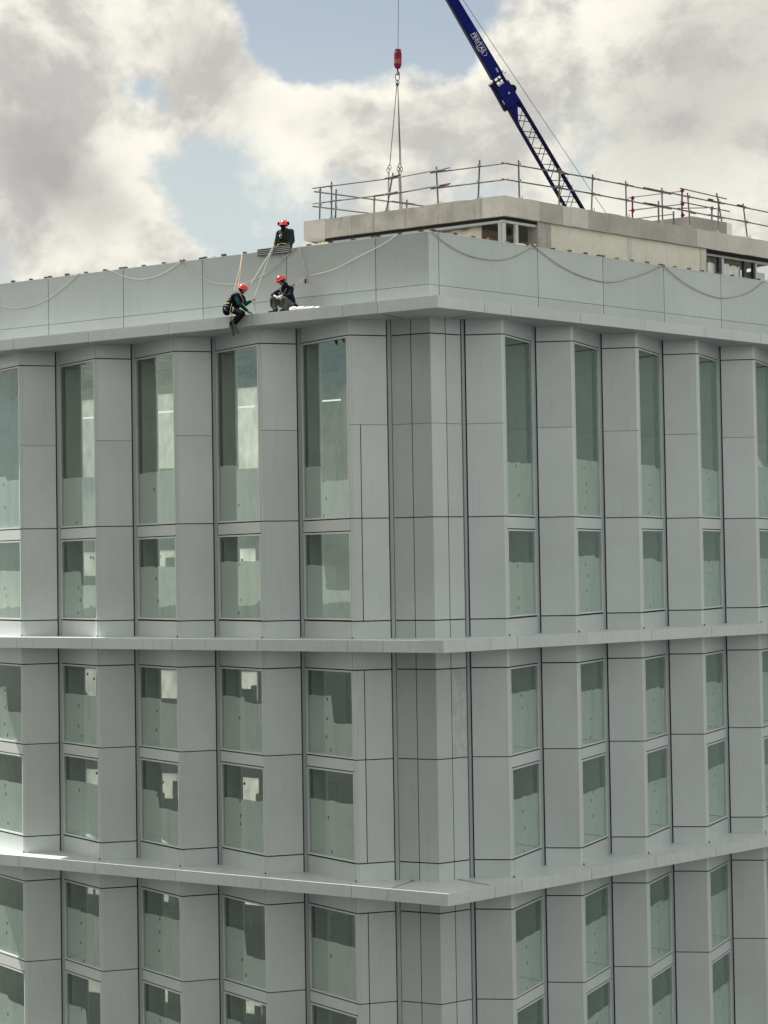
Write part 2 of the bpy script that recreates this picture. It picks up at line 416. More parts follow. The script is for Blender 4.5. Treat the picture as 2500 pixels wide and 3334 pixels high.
def strip(pts, off0, off1):
    """plan strip between a polyline offset inward by off0 and off1; pts are (u,v), inward = +v side"""
    def nrm(a, b):
        du, dv = b[0] - a[0], b[1] - a[1]; L = math.hypot(du, dv); n = (-dv / L, du / L)
        return n if n[1] > 0 or (abs(n[1]) < 1e-6 and n[0] > 0) else (-n[0], -n[1])
    ns = [nrm(pts[i], pts[i + 1]) for i in range(len(pts) - 1)]
    def off(o):
        res = []
        for i, p in enumerate(pts):
            if i == 0: n = ns[0]; k = 1
            elif i == len(pts) - 1: n = ns[-1]; k = 1
            else:
                n = (ns[i - 1][0] + ns[i][0], ns[i - 1][1] + ns[i][1]); L = math.hypot(*n); n = (n[0] / L, n[1] / L)
                k = 1 / max(.3, n[0] * ns[i][0] + n[1] * ns[i][1])
            res.append((p[0] + n[0] * o * k, p[1] + n[1] * o * k))
        return res
    return off(off0) + off(off1)[::-1]
def lerp(a, b, t): return (a[0] + (b[0] - a[0]) * t, a[1] + (b[1] - a[1]) * t)
def along(a, b, dist): return lerp(a, b, dist / math.hypot(b[0] - a[0], b[1] - a[1]))

# bands: (soffit, ledge, solid-panel spans, head span, [(window span)], band span, base span)
BAND_T = dict(top=9.40, bot=.332, solid=[(9.40, 8.937), (8.905, 6.386), (6.374, 3.747), (3.718, .846), (.812, .332)],
              head=(9.40, 8.937), wins=[(8.905, 3.747), (3.362, .862)], mid=(3.712, 3.392), base=(.812, .332))
BAND_B = dict(top=0.0, bot=-6.47, solid=[(0, -.53), (-.564, -3.052), (-3.08, -5.943), (-5.977, -6.47)],
              head=(0, -.53), wins=[(-.564, -3.04), (-3.412, -5.93)], mid=(-3.078, -3.38), base=(-5.977, -6.47))

# ------------------------------------------------------------------ setting
gm = MB(); gm.add([(-900, -900, GROUND), (900, -900, GROUND), (900, 1500, GROUND), (-900, 1500, GROUND)], [(0, 1, 2, 3)])
build('ground', gm, 'asphalt', kind='structure')

HQ = empty('office_building', (K2.x, K2.y, GROUND), 'grey panel-clad corner office building with saw-tooth windows and projecting ledges', 'building')

def window(S, key, off, parent, a, b, z1, z0, side, i, row):
    """a,b: plan (u,v) ends of the window face at module 0"""
    def face(mb, t0, t1, za, zb, o0, o1):
        p = [lerp(a, b, t0), lerp(a, b, t1)]
        q = strip(p, o0, o1); mb.prism([S.xy(*w) for w in q], za, zb)
    L = math.hypot(b[0] - a[0], b[1] - a[1]); fw = .045
    def frame():
        mb = MB(); e = fw / L
        face(mb, 0, e, z0, z1, -.004, .075); face(mb, 1 - e, 1, z0, z1, -.004, .075)
        face(mb, e, 1 - e, z1 - fw, z1, -.004, .075); face(mb, e, 1 - e, z0, z0 + fw, -.004, .075)
        return mb
    w = piece('window', key + 'f', frame, 'frame', off, parent)
    e = fw / L
    def pane():
        mb = MB(); face(mb, e, 1 - e, z0 + fw, z1 - fw, .030, .044); return mb
    piece('pane', key + 'p', pane, 'glass', off, w)
    def jamb():                                  # dark inner reveal on the groove side, head and sill
        mb = MB(); face(mb, 1 - e * 1.6, 1 + .02, z0, z1, .08, .13); face(mb, e, 1 - e, z0 - .04, z0 + .005, .08, .34); return mb
    piece('inner_reveal', key + 'j', jamb, 'jamb', off, w)
    h = [1.50, 1.60, 1.72, 1.55][(i * 7 + row * 3) % 4] if z1 - z0 < 4 else [1.55, 1.62, 1.70][(i * 5 + row) % 3]
    tilt = [.0, .05, -.04, .02][(i * 3 + row + (side == 'R')) % 4]
    def sheet():
        mb = MB(); n = 18; vs = []; fs = []
        rs = random.Random(i * 13 + row * 5 + (side == 'R') * 57); cut = rs.choice([1, 1, .92, .70, .55]) if side == 'L' else rs.choice([1, 1, 1, .95]); kc = rs.randrange(8, 12)
        for k in range(n + 1):
            t = e * 1.4 + (1 - e * 2.6) * k / n
            hh = h if (side == 'L' and k > kc) or (side == 'R' and k <= kc + 3) or cut == 1 else h * cut
            wob = .010 * math.sin(k * .9 + i) + tilt * (k / n - .5) + (.03 if (k == n // 2 and (i + row) % 3 == 0) else 0) + hh - h
            for o in (.075, .082):
                p = strip([lerp(a, b, t), lerp(a, b, min(1, t + .001))], o, o + .001)[0]
                q = S.P(*p); vs += [(q.x, q.y, z0 + .03), (q.x, q.y, z0 + h + wob)]
        for k in range(n):
            c = 4 * k
            fs += [(c, c + 4, c + 5, c + 1), (c + 2, c + 3, c + 7, c + 6), (c + 1, c + 5, c + 7, c + 3)]
        return mb.add(vs, fs)
    build('protective_sheet', sheet_off(sheet(), off), 'sheet', w)
    if off_visible(side, i):
        rnd = random.Random(i * 31 + row * 7 + (side == 'R') * 101)
        tm = .56 if side == 'L' else .44
        for j, zz in enumerate((.12, .62, 1.12, h - .10)):
            t = tm + rnd.uniform(-.05, .05)
            if rnd.random() < .25: continue
            def mk():
                m2 = MB(); p = strip([lerp(a, b, t - .012), lerp(a, b, t + .012)], .066, .072)
                m2.prism([S.xy(*q) for q in p], z0 + zz - .045, z0 + zz + .045); return m2
            piece('tape_mark', key + 'm%d' % j, mk, 'mark', Vector(off) + Vector((0, 0, rnd.uniform(-.16, .16) if j < 3 else 0)), w)
    return w
def sheet_off(mb, off):
    mb.v = [v + Vector(off) for v in mb.v]; return mb
def off_visible(side, i): return i < 5

def facade(S, side):
    G0 = (S.tg, VG); O0 = (S.to, VO); G1 = (S.tg + S.m, VG)
    pa = along(G0, O0, .075); pb = along(O0, G0, .075); pc = along(O0, G1, .045)      # solid panel with folded edge
    wa = along(O0, G1, .062); wb = along(G1, O0, .115)                                 # window face
    for i in range(S.num):
        for bn, band, dz in (('T', BAND_T, 0), ('B', BAND_B, 0), ('B', BAND_B, -6.8)):
            off = S.d * (S.m * i) + Vector((0, 0, dz)); k = side + bn
            rowbase = {('T', 0): 0, ('B', 0): 2, ('B', -6.8): 4}[(bn, dz)]
            for j, (z1, z0) in enumerate(band['solid']):
                if side == 'L' and i == 0 and 0 < j < len(band['solid']) - 1 and not (bn == 'T' and j == 1):
                    ps = along(pb, pa, .22)          # first bay: folded edge piece is separate from the panel
                    ps2 = along(pb, pa, .245)
                    piece('cladding_panel', k + 's%da' % j, lambda: MB().prism([S.xy(*q) for q in strip([ps, pb], 0, .032)], z0, z1), 'panel', off, HQ)
                    piece('cladding_panel', k + 's%db' % j, lambda: MB().prism([S.xy(*q) for q in strip([pa, ps2], 0, .032)], z0, z1), 'panel', off, HQ)
                else:
                    piece('cladding_panel', k + 's%d' % j, lambda: MB().prism([S.xy(*q) for q in strip([pa, pb], 0, .032)], z0, z1), 'panel', off, HQ)
                piece('corner_trim', k + 't%d' % j, lambda: MB().prism([S.xy(*q) for q in strip([along(pb, pc, .003), pc], 0, .03)], z0, z1), 'panel_light', off, HQ)
            for nm, key in (('head_panel', 'head'), ('spandrel_panel', 'mid'), ('base_panel', 'base')):
                z1, z0 = band[key]
                piece(nm, k + key, lambda: MB().prism([S.xy(*q) for q in strip([wa, wb], 0, .03)], z0, z1), 'panel_light' if key == 'mid' else 'panel', off, HQ)
            for r, (z1, z0) in enumerate(band['wins']):
                window(S, k + 'w%d' % r, off, HQ, wa, wb, z1, z0, side, i, rowbase + r)
            def backing():
                mb = MB(); t, b = band['top'], band['bot']
                mb.prism([S.xy(*q) for q in strip([along(G0, O0, .03), pb, pc, along(wa, wb, .03)], .045, .16)], b, t)
                spans = [(t, band['wins'][0][0] - .01), (band['wins'][0][1] + .01, band['wins'][1][0] - .01), (band['wins'][1][1] + .01, b)]
                for z1, z0 in spans: mb.prism([S.xy(*q) for q in strip([along(wa, wb, .05), wb], .04, .16)], z0, z1)
                return mb
            piece('backing_wall', k + 'bk', backing, 'dark', off, HQ)
        # recessed groove with its mullion, full height of each band
            def groove():
                return S.box(MB(), S.tg + S.m - .16, S.tg + S.m + .10, VG + .10, VG + .2, band['bot'], band['top'])
            fx = along(O0, G1, .03)
            piece('base_fixing', k + 'fx', lambda: S.box(MB(), fx[0] - .012, fx[0] + .012, fx[1] - .035, fx[1] - .012, band['bot'] + .004, band['bot'] + .055), 'dark', off, HQ)
            piece('groove_back', k + 'gv', groove, 'jamb', off, HQ)
            def mull():
                return S.box(MB(), S.tg + S.m - .075, S.tg + S.m + .045, VG - .01, VG + .08, band['bot'] + .002, band['top'] - .002)
            piece('groove_mullion', k + 'ml', mull, 'mullion', off, HQ)
            def column():
                return S.box(MB(), S.tg + S.m - .17, S.tg + S.m + .30, VG + .21, VG + (1.02 if side == 'L' else 1.10), band['bot'] - .02, band['top'] - .02)
            piece('interior_column', k + 'cl', column, 'column', off, HQ)
    # corner-side groove (module 0)
    for bn, band, dz in (('T', BAND_T, 0), ('B', BAND_B, 0), ('B', BAND_B, -6.8)):
        S_ = S
        build('groove_back', S.box(MB(), S.tg - .2, S.tg + .10, VG + .09, VG + .2, band['bot'] + dz, band['top'] + dz), 'mullion', HQ)
        build('groove_mullion', S.box(MB(), S.tg - .055, S.tg + .045, VG - .01, VG + .08, band['bot'] + dz + .002, band['top'] + dz - .002), 'panel' if side == 'L' else 'mullion', HQ)
facade(LS, 'L'); facade(RS, 'R')

# corner pier: two faces, each of two panels
for S, side in ((LS, 'L'), (RS, 'R')):
    A = (S.tg - .075, VG + .03); B = (TK, VK); mid = lerp(A, B, .5)
    for bn, band, dz in (('T', BAND_T, 0), ('B', BAND_B, 0), ('C', BAND_B, -6.8)):
        for j, (z1, z0) in enumerate(band['solid']):
            z1 += dz; z0 += dz
            build('cladding_panel', MB().prism([S.xy(*q) for q in strip([A, along(mid, A, .012)], 0, .03)], z0, z1),
                  'stained' if (side == 'R' and bn == 'B' and j == 1) else 'panel', HQ)
            build('corner_panel', MB().prism([S.xy(*q) for q in strip([along(mid, B, .012), B], 0, .03)], z0, z1), 'panel', HQ)
        build('backing_wall', MB().prism([S.xy(*q) for q in strip([A, along(B, A, .05)], .04, .15)], band['bot'] + dz, band['top'] + dz), 'dark', HQ)

# ledges (canopies): shallow trays butted with open joints
def ledge(zb, zt, top):
    for S, side in ((LS, 'L'), (RS, 'R')):
        js = [1.885 if side == 'L' else 1.755, S.to - .10 if side == 'L' else S.to - .135]
        js += [js[1] + (S.m - (.018 if side == 'L' else .03)) * k for k in range(1, S.num)] + [S.end]
        for a, b in zip(js[:-1], js[1:]):
            g = .007
            build('ledge_panel', S.box(MB(), a + g, b - g, 0, 1.62, zb, zt), 'ledge', HQ)
        wide = .03 if zb < -1 else .012
        build('joint_backing', S.box(MB(), js[0] + .03, S.end - .02, .03, 1.6, zb + .03, zt - .03), 'dark', HQ)
        build('joint_backing', S.box(MB(), js[0] - .13, js[0] + .02, .05, 1.6, zb + .004, zb + .05), 'dark', HQ)
    wide = .115 if zb < -1 else .05
    la, ra = 1.885 - wide, 1.755 - wide
    pts = [(0, 0), RS.xy(1.748, 0), RS.xy(1.748, .16), RS.xy(ra, .16), RS.xy(ra, 1.62), (K2.x + .05, K2.y + .2), LS.xy(la, 1.62), LS.xy(la, .16), LS.xy(1.878, .16), LS.xy(1.878, 0)]
    build('ledge_panel', MB().prism(pts, zb, zt), 'ledge', HQ)
ledge(9.374, 9.707, True); ledge(0.0, .332, False); ledge(-6.8, -6.47, False); ledge(-13.6, -13.27, False)

# parapet panels with open joints and a horizontal joint line
ZP, ZJ = 11.79, 10.305
for S, side in ((LS, 'L'), (RS, 'R')):
    j0 = 2.787 if side == 'L' else 2.554
    js = [TK] + ([j0 + S.m * k for k in range(6)] if side == 'L' else [j0 - 1.13] + [j0 + S.m * k for k in range(1, 7)])
    if side == 'L': js = [q for q in js if q < S.end - .3] + [S.end]
    else: js = [q for q in js if q < S.end - .3] + [S.end]
    for q, (a, b) in enumerate(zip(js[:-1], js[1:])):
        ga = 0 if q == 0 else .011
        def seg(z0, z1, bb=b, aa=a, ga=ga):
            p = [(aa + ga, VK), (bb - .011, VK)]
            if q == 0: p[0] = (TK, VK)
            return MB().prism([S.xy(*w) for w in ([p[0], p[1], (p[1][0], VK + .04), (p[0][0] + (.03 if q == 0 else 0), VK + .04)])], z0, z1)
        build('parapet_panel', seg(ZJ + .006, ZP), 'parapet', HQ)
        build('parapet_panel', seg(9.707, ZJ - .006), 'parapet', HQ)
    build('parapet_core', S.box(MB(), TK + .12, S.end - .02, VK + .05, VK + .22, 9.70, ZP - .012), 'dark', HQ)
    cop = MB(); cop.prism([S.xy(*w) for w in [(TK, VK - .012), (S.end, VK - .012), (S.end, VK + .25), (TK + .15, VK + .25)]], ZP, ZP + .022)
    build('coping', cop, 'panel_light', HQ)
    cl = ([1.296, 1.993, 2.70, 2.873, 3.543, 4.3, 5.05, 7.331, 8.092, 8.80, 8.95, 9.61, 10.351, 11.128, 11.85, 12.02, 12.647, 13.42, 14.188, 14.9, 15.07, 15.7, 16.461, 17.2] if side == 'L'
          else [1.25, 1.36, 1.48, 2.1, 2.8, 3.45, 4.2, 5.2, 5.36, 6.103, 6.829, 7.528, 8.12, 8.30, 8.942, 9.644, 10.364, 11.0, 11.7, 12.4, 13.05, 13.8, 13.95, 14.6, 15.3, 16.0, 16.7, 17.5])
    for u in cl:
        h = random.uniform(.045, .07); w = random.uniform(.05, .075)
        mb = S.box(MB(), u - w, u + w, VK - .005, VK + .075, ZP + .024, ZP + .024 + h)
        S.box(mb, u - w * .4, u + w * .4, VK - .02, VK - .006, ZP - .02 + .044, ZP + .03 + h * .5)
        build('coping_clip', mb, 'clip', HQ)
# end walls, roof, floors, rear walls
def sawtooth(S, off):
    pts = []
    for i in range(S.num):
        pts += [(S.tg + S.m * i, VG + off), (S.to + S.m * i, VO + off)]
    pts.append((S.tg + S.m * S.num, VG + off)); return pts
VREAR = 5.6
def plan(off, extra=0):
    lp = [LS.xy(*p) for p in sawtooth(LS, off)]; rp = [RS.xy(*p) for p in sawtooth(RS, off)]
    kk = K2 + Vector((LS.n + RS.n).xy).normalized() * off
    return [(kk.x, kk.y)] + rp + [RS.xy(RS.end - .2, 9.0)] + [LS.xy(-3.0, 15.0), LS.xy(8.3, 15.0), LS.xy(8.3, VREAR), LS.xy(LS.end - .2, VREAR)] + lp[::-1]
for n, (z0, z1) in enumerate([(3.45, 3.66), (.02, .30), (-3.36, -3.12), (-6.78, -6.50), (-10.16, -9.92), (-13.58, -13.3)]):
    build('floor_slab', MB().prism(plan(.34), z0 + .03, z1), 'floor', HQ)
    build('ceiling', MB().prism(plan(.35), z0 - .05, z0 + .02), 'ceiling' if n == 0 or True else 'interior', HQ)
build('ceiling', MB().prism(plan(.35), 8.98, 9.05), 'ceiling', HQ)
roof_poly = [(K2.x, K2.y + .2), RS.xy(RS.end - .1, VK + .1), RS.xy(RS.end - .1, 9.1), LS.xy(-3.0, 15.1), LS.xy(8.4, 15.1), LS.xy(8.4, VREAR + .15), LS.xy(LS.end - .1, VREAR + .15), LS.xy(LS.end - .1, VK + .1)]
build('roof_deck', MB().prism(roof_poly, 10.75, 11.05), 'roofing', HQ)
for S in (LS, RS):
    vr = VREAR + .2 if S is LS else 9.2
    build('end_wall', S.box(MB(), S.end - .19, S.end - .02, 1.5, vr, GROUND, 10.74), 'panel', HQ)
    g = MB(); S.box(g, TK + 1.0, S.end - .02, 1.7, 1.9, GROUND, -13.62); build('ground_storey_wall', g, 'panel', HQ)
build('ground_storey_pier', MB().prism([(K2.x, K2.y), RS.xy(2.1, 1.7), RS.xy(2.1, 2.0), LS.xy(2.3, 2.0), LS.xy(2.3, 1.7)], GROUND, -13.62), 'panel', HQ)
# rear wall of the short wing: piers, lintels and openings closed with pale boards that the daylight shines through
OPEN = [7.45, 10.62, 13.86, 16.75]
rows = [(3.66, 8.98, 5.3, 8.3), (.30, 3.4, 2.2, 3.02), (-3.12, -.03, -1.95, -1.0), (-6.5, -3.4, -5.3, -4.45), (-9.92, -6.83, -8.75, -7.8), (-13.3, -10.2, -12.1, -11.25)]
rw = MB()
for f, c, o0, o1 in rows:
    HWD = .62 if f > 3 else .36
    LS.box(rw, 2.0, LS.end - .2, VREAR, VREAR + .15, f, o0); LS.box(rw, 2.0, LS.end - .2, VREAR, VREAR + .15, o1, c)
    edges = [2.0] + [e for o in OPEN for e in (o - HWD - .42, o + HWD)] + [LS.end - .2]
    for a, b in zip(edges[::2], edges[1::2]): LS.box(rw, a, b, VREAR + .001, VREAR + .149, o0, o1)
build('rear_wall', rw, 'interior', HQ)
for r, (f, c, o0, o1) in enumerate(rows):
    HWD = .62 if f > 3 else .36
    for j, o in enumerate(OPEN[1:] if r else OPEN):
        rnd = random.Random(r * 9 + j)
        bd = build('backlit_board', LS.box(MB(), o - HWD - .42, o + HWD, VREAR + .06, VREAR + .07, o0, o1), 'backlit', HQ)
        w0 = rnd.uniform(.15, .55); u0 = o - HWD - .42
        if rnd.random() < .7: build('wall_board', LS.box(MB(), u0, u0 + w0, VREAR - .05, VREAR - .03, o0 - .3, o0 + (o1 - o0) * rnd.uniform(.3, 1.0)), ['column', 'interior', 'sheet'][rnd.randrange(3)], HQ)
        if r: 
            for _ in range(2):
                u = o + rnd.uniform(-.22, .22); z = rnd.uniform(o0 + .15, o1 - .1)
                build('fixing_patch', LS.box(MB(), u - .04, u + .04, VREAR + .03, VREAR + .04, z - .045, z + .045), 'mark', bd)
build('rear_wall', RS.box(MB(), 3.0, RS.end - .2, 9.0, 9.15, -13.3, 10.7), 'interior', HQ)
cw = MB()
cw.prism([LS.xy(8.3, VREAR), LS.xy(8.3, 15.0), LS.xy(8.15, 15.0), LS.xy(8.15, VREAR)], GROUND, 10.74)
build('core_wall', cw, 'interior', HQ)
# loose site material seen through the left-hand panes
rndc = random.Random(5)
for i in range(5):
    for fz, hz in ((3.66, 5.2), (.30, 3.0), (-3.12, 2.9), (-6.5, 3.0), (-9.92, 2.9)):
        u0 = LS.to + LS.m * i
        for _ in range(2):
            u = u0 + rndc.uniform(1.0, 3.6); v = rndc.uniform(2.2, 4.6); kind = rndc.randrange(4)
            if kind == 0: build('leaning_board', LS.box(MB(), u, u + rndc.uniform(.3, .6), v, v + .02, fz, fz + rndc.uniform(1.8, 2.6)), rndc.choice(['interior', 'sheet', 'tarp']), HQ)
            elif kind == 1: build('conduit', MB().tube([LS.P(u, v, fz), LS.P(u + .02, v, fz + hz - .1)], rndc.uniform(.02, .06), 8), rndc.choice(['zinc', 'dark', 'steel_white']), HQ)
            elif kind == 2: build('crate_stack', LS.box(MB(), u, u + .6, v, v + .5, fz, fz + rndc.uniform(1.2, 2.0)), rndc.choice(['foam', 'column', 'greybox']), HQ)
            else: build('hanging_cable', MB().tube([LS.P(u, v, fz + hz - .05), LS.P(u + .1, v, fz + hz - .6), LS.P(u + .3, v, fz + hz - .75), LS.P(u + .55, v, fz + hz - .3)], .015, 6), 'dark', HQ)
# strip lights hanging in the tall storey
for u, v in ((9.9, 4.6), (12.9, 4.4), (16.1, 4.5), (6.6, 4.5)):
    build('light_tube', MB().tube([LS.P(u - .75, v, 7.55), LS.P(u + .75, v, 7.55)], .024, 8), 'tube', HQ)
for u in (9.0, 12.1, 15.2, 6.0):
    dk = MB(); LS.box(dk, u - .4, u + 1.1, 3.6, 4.0, 8.35, 8.7); build('ceiling_duct', dk, 'ceiling', HQ)


# unseen block added at the front left to take skylight off the left-turned faces
NB = empty('skylight_blocker', (-27, -27, GROUND), 'tan apartment block across the street, just outside the left of the picture', 'building')
build('wall', MB().prism([(-36, -46), (-21, -46), (-21, -10), (-36, -10)], GROUND, 24.0), material('tan_render', (.17, .155, .13), .9, noise=[(.4, .15)]), NB)
build('roof', MB().prism([(-36.3, -46.3), (-20.7, -46.3), (-20.7, -9.7), (-36.3, -9.7)], 24.0, 24.5), 'concrete_mid', NB)
for fl in range(12):
    for q in range(8):
        z = GROUND + 1.2 + fl * 3.45; y = -44.5 + q * 4.3
        piece('window', 'nbw', lambda: MB().prism([(-21.0, 0), (-20.96, 0), (-20.96, 2.1), (-21.0, 2.1)], 0, 1.7), 'jamb', (0, y, z), NB)

# ------------------------------------------------------------------ penthouse on the roof
PZ0, PZ1 = 12.87, 13.485
VLp, VRp = 5.5, 2.44
def meet(a, b):
    d = LS.n.x * RS.n.y - LS.n.y * RS.n.x
    return Vector(((a * RS.n.y - b * LS.n.y) / d, (LS.n.x * b - RS.n.x * a) / d))
PC = meet(VLp, VRp); tl0 = PC.dot(LS.d.xy); tr0 = PC.dot(RS.d.xy)
def ragged(S, u0, u1, v, z0, z1, depth, first=None):
    """slab-edge piece with a slightly broken top arris"""
    n = max(2, int((u1 - u0) / .35)); mb = MB(); rnd = random.Random(int(u0 * 100))
    us = [u0 + (u1 - u0) * k / n for k in range(n + 1)]
    tz = [z1 + rnd.uniform(-.022, .012) for _ in us]; bz = [z0 + rnd.uniform(-.008, .008) for _ in us]
    vs = []
    for u, a, b in zip(us, bz, tz):
        vv = v if not (first and u == first[0]) else v
        for q in ((v, a), (v, b), (v + depth, b), (v + depth, a)): vs.append(S.P(u, q[0], q[1]))
    fs = []
    for k in range(n):
        c = 4 * k
        for e in range(4): fs.append((c + e, c + 4 + e, c + 4 + (e + 1) % 4, c + (e + 1) % 4))
    fs += [(0, 1, 2, 3), tuple(4 * n + q for q in (3, 2, 1, 0))]
    mb.add(vs, fs)
    if S is LS: pass
    return mb
slabL = [(tl0 + .012, 1.33, 'concrete_pale'), (1.342, 6.915, 'concrete'), (6.921, 7.735, 'concrete_repair')]
for a, b, m in slabL: build('slab_edge', ragged(LS, a, b, VLp + (.006 if m == 'concrete' else 0), PZ0, PZ1, .3), m, HQ)
slabR = [(tr0 + .0, 5.585, 'concrete_pale'), (5.59, 6.48, 'concrete_pale'), (6.485, 7.50, 'concrete_mid'), (7.509, 7.85, 'concrete_pale'), (7.859, 8.66, 'concrete_pale'), (8.665, 13.94, 'concrete_mid'),
         (13.951, 14.915, 'concrete_repair'), (14.921, 15.55, 'concrete_repair'), (15.555, 16.54, 'concrete_repair'), (16.551, 18.3, 'concrete_repair'), (18.31, 19.3, 'concrete_mid')]
for a, b, m in slabR: build('slab_edge', ragged(RS, a, b, VRp + (.008 if m == 'concrete_mid' else 0), PZ0, PZ1, .3), m, HQ)
build('roof_slab', MB().prism([tuple(meet(VLp + .28, VRp + .28)), RS.xy(19.2, VRp + .28), RS.xy(19.2, 8.9), LS.xy(0, 14.5), LS.xy(7.70, 14.5), LS.xy(7.70, VLp + .28)], PZ0 + .05, PZ1 - .03), 'concrete_mid', HQ)
build('rooftop_slab_end', LS.box(MB(), 7.705, 7.73, VLp + .31, 14.4, PZ0, PZ1 - .02), 'concrete', HQ)
# under-slab track, dark shadow gap and white head rail
for S, v, a, b in ((LS, VLp, tl0 + .05, 7.0), (RS, VRp, tr0 + .05, 7.05)):
    build('shadow_track', S.box(MB(), a, b, v + .10, v + .18, PZ0 - .10, PZ0 - .012), 'dark', HQ)
    build('head_rail', S.box(MB(), a, b - .05, v + .12, v + .22, PZ0 - .175, PZ0 - .102), 'steel_white', HQ)
zb = 11.06
for S, v, u in ((LS, VLp + .13, tl0 + .22), (RS, VRp + .13, tr0 + .14), (RS, VRp + .13, 5.63), (LS, VLp + .13, 2.92)):
    mb = S.box(MB(), u - .055, u + .055, v, v + .03, zb, PZ0 - .176); S.box(mb, u - .055, u - .04, v + .03, v + .10, zb, PZ0 - .176); S.box(mb, u + .04, u + .055, v + .03, v + .10, zb, PZ0 - .176)
    build('stud_post', mb, 'steel_white', HQ)
# canvas sheet hung across the opening
tv = []; tf = []; NX, NZ = 14, 8
for i in range(NX + 1):
    for j in range(NZ + 1):
        u = 1.50 + (2.83 - 1.50) * i / NX; top = 12.72 - .10 * (i / NX) ** 1.2; z = zb + (top - zb) * j / NZ
        tv.append(LS.P(u, VLp + .27 + .03 * math.sin(i * 1.1 + j * .9) + .02 * math.sin(i * .5 - j * 1.7), z))
for i in range(NX):
    for j in range(NZ): c = i * (NZ + 1) + j; tf.append((c, c + 1, c + NZ + 2, c + NZ + 1))
tarp = build('canvas_sheet', MB().add(tv, tf), 'tarp', HQ, smooth=True)
sm = tarp.modifiers.new('thickness', 'SOLIDIFY'); sm.thickness = .004
# masonry inside the opening: every block its own piece
bw = build('block_wall', RS.box(MB(), 5.0, 6.45, VRp + 1.22, VRp + 1.34, zb, PZ0 - .02), 'mortar', HQ)
bh, bl = .19, .40
for r in range(9):
    z = zb + r * (bh + .012)
    if z + bh > PZ0 - .03: break
    u = 5.0 - (.2 if r % 2 else 0)
    while u < 6.44:
        a, b = max(u, 5.0), min(u + bl, 6.44)
        if b - a > .06:
            key = 'brick%d' % round((b - a) * 100)
            def mk(a=a, b=b): return RS.box(MB(), 0, b - a, VRp + 1.205, VRp + 1.30, 0, bh)
            piece('brick', key, mk, 'brick', RS.d * a + Vector((0, 0, z)) + RS.n * random.uniform(-.006, .004), bw)
        u += bl + .012
build('inner_beam', LS.box(MB(), tl0 + .4, 3.0, VLp + 1.5, VLp + 1.65, 12.42, 12.56), 'greybox', HQ)
build('inner_wall', LS.box(MB(), tl0 + .2, 7.4, VLp + 4.2, VLp + 4.3, zb, PZ0 - .01), 'column', HQ)
build('concrete_column', RS.box(MB(), 6.46, 7.04, VRp + .06, VRp + .5, zb, PZ0 - .004), 'concrete', HQ)
for a, b in ((7.05, 10.60), (10.80, 14.20)):
    build('plaster_wall', RS.box(MB(), a, b, VRp + .10, VRp + .35, zb, PZ0 - .004), 'plaster', HQ)
build('wall_rib', RS.box(MB(), 10.605, 10.795, VRp + .085, VRp + .35, zb, PZ0 - .004), 'concrete_pale', HQ)
build('wall_rib', RS.box(MB(), 14.205, 14.50, VRp + .07, VRp + .4, zb, PZ0 - .004), 'concrete_pale', HQ)
# end opening with insulation
build('shadow_track', RS.box(MB(), 14.52, 19.2, VRp + .09, VRp + .2, PZ0 - .09, PZ0 - .012), 'dark', HQ)
build('head_rail', RS.box(MB(), 14.52, 19.2, VRp + .22, VRp + .34, PZ0 - .17, PZ0 - .095), 'steel_white', HQ)
build('timber_jamb', RS.box(MB(), 14.52, 14.58, VRp + .2, VRp + .5, zb, PZ0 - .18), 'brick', HQ)
for u, w, m in ((14.68, .08, 'jamb'), (15.44, .07, 'jamb'), (15.58, .06, 'steel_white'), (16.80, .07, 'jamb'), (17.30, .05, 'jamb'), (17.40, .04, 'steel_white')):
    build('stud_post', RS.box(MB(), u - w, u + w, VRp + .24, VRp + .36, zb, PZ0 - .176), m, HQ)
for a, b in ((14.77, 15.36), (15.66, 16.32), (16.34, 16.70)):
    build('foil_board', RS.box(MB(), a, b, VRp + .37, VRp + .44, zb, 12.66 + random.uniform(-.03, .03)), 'foil', HQ)
    wv = MB(); n = 8; rnd = random.Random(int(a * 10))
    vs = []
    for k in range(n + 1):
        u = a + (b - a) * k / n; zz = 12.60 - rnd.uniform(0, .12)
        for v in (VRp + .325, VRp + .362): vs += [RS.P(u, v, zz), RS.P(u, v + .0, 12.69)]
    fs = []
    for k in range(n):
        c = 4 * k; fs += [(c, c + 4, c + 5, c + 1), (c + 2, c + 3, c + 7, c + 6), (c, c + 2, c + 6, c + 4), (c + 1, c + 5, c + 7, c + 3)]
    build('wool_fringe', wv.add(vs, fs), 'wool', HQ)
build('cabinet_panel', RS.box(MB(), 17.46, 18.2, VRp + .5, VRp + .9, zb, 12.45), 'panel_light', HQ)
build('inner_wall', RS.box(MB(), 14.5, 19.2, VRp + 2.5, VRp + 2.6, zb, PZ0 - .01), 'jamb', HQ)
build('roof_upstand', MB().prism([RS.xy(15.55, 4.0), RS.xy(17.50, 4.0), RS.xy(17.50, 4.3), (RS.xy(15.55, 4.3)[0], RS.xy(15.55, 4.3)[1])], PZ1 - .05, 14.35), 'greybox', HQ)
uv_c = RS.P(15.55, 4.0); lu = uv_c.dot(LS.d); lv = uv_c.dot(LS.n)
build('roof_upstand', LS.box(MB(), lu, lu + 1.9, lv + .01, lv + .3, PZ1 - .05, 14.34), 'greybox', HQ)
build('roof_upstand', RS.box(MB(), 17.505, 17.80, 4.02, 4.5, PZ1 - .05, 14.345), 'column', HQ)

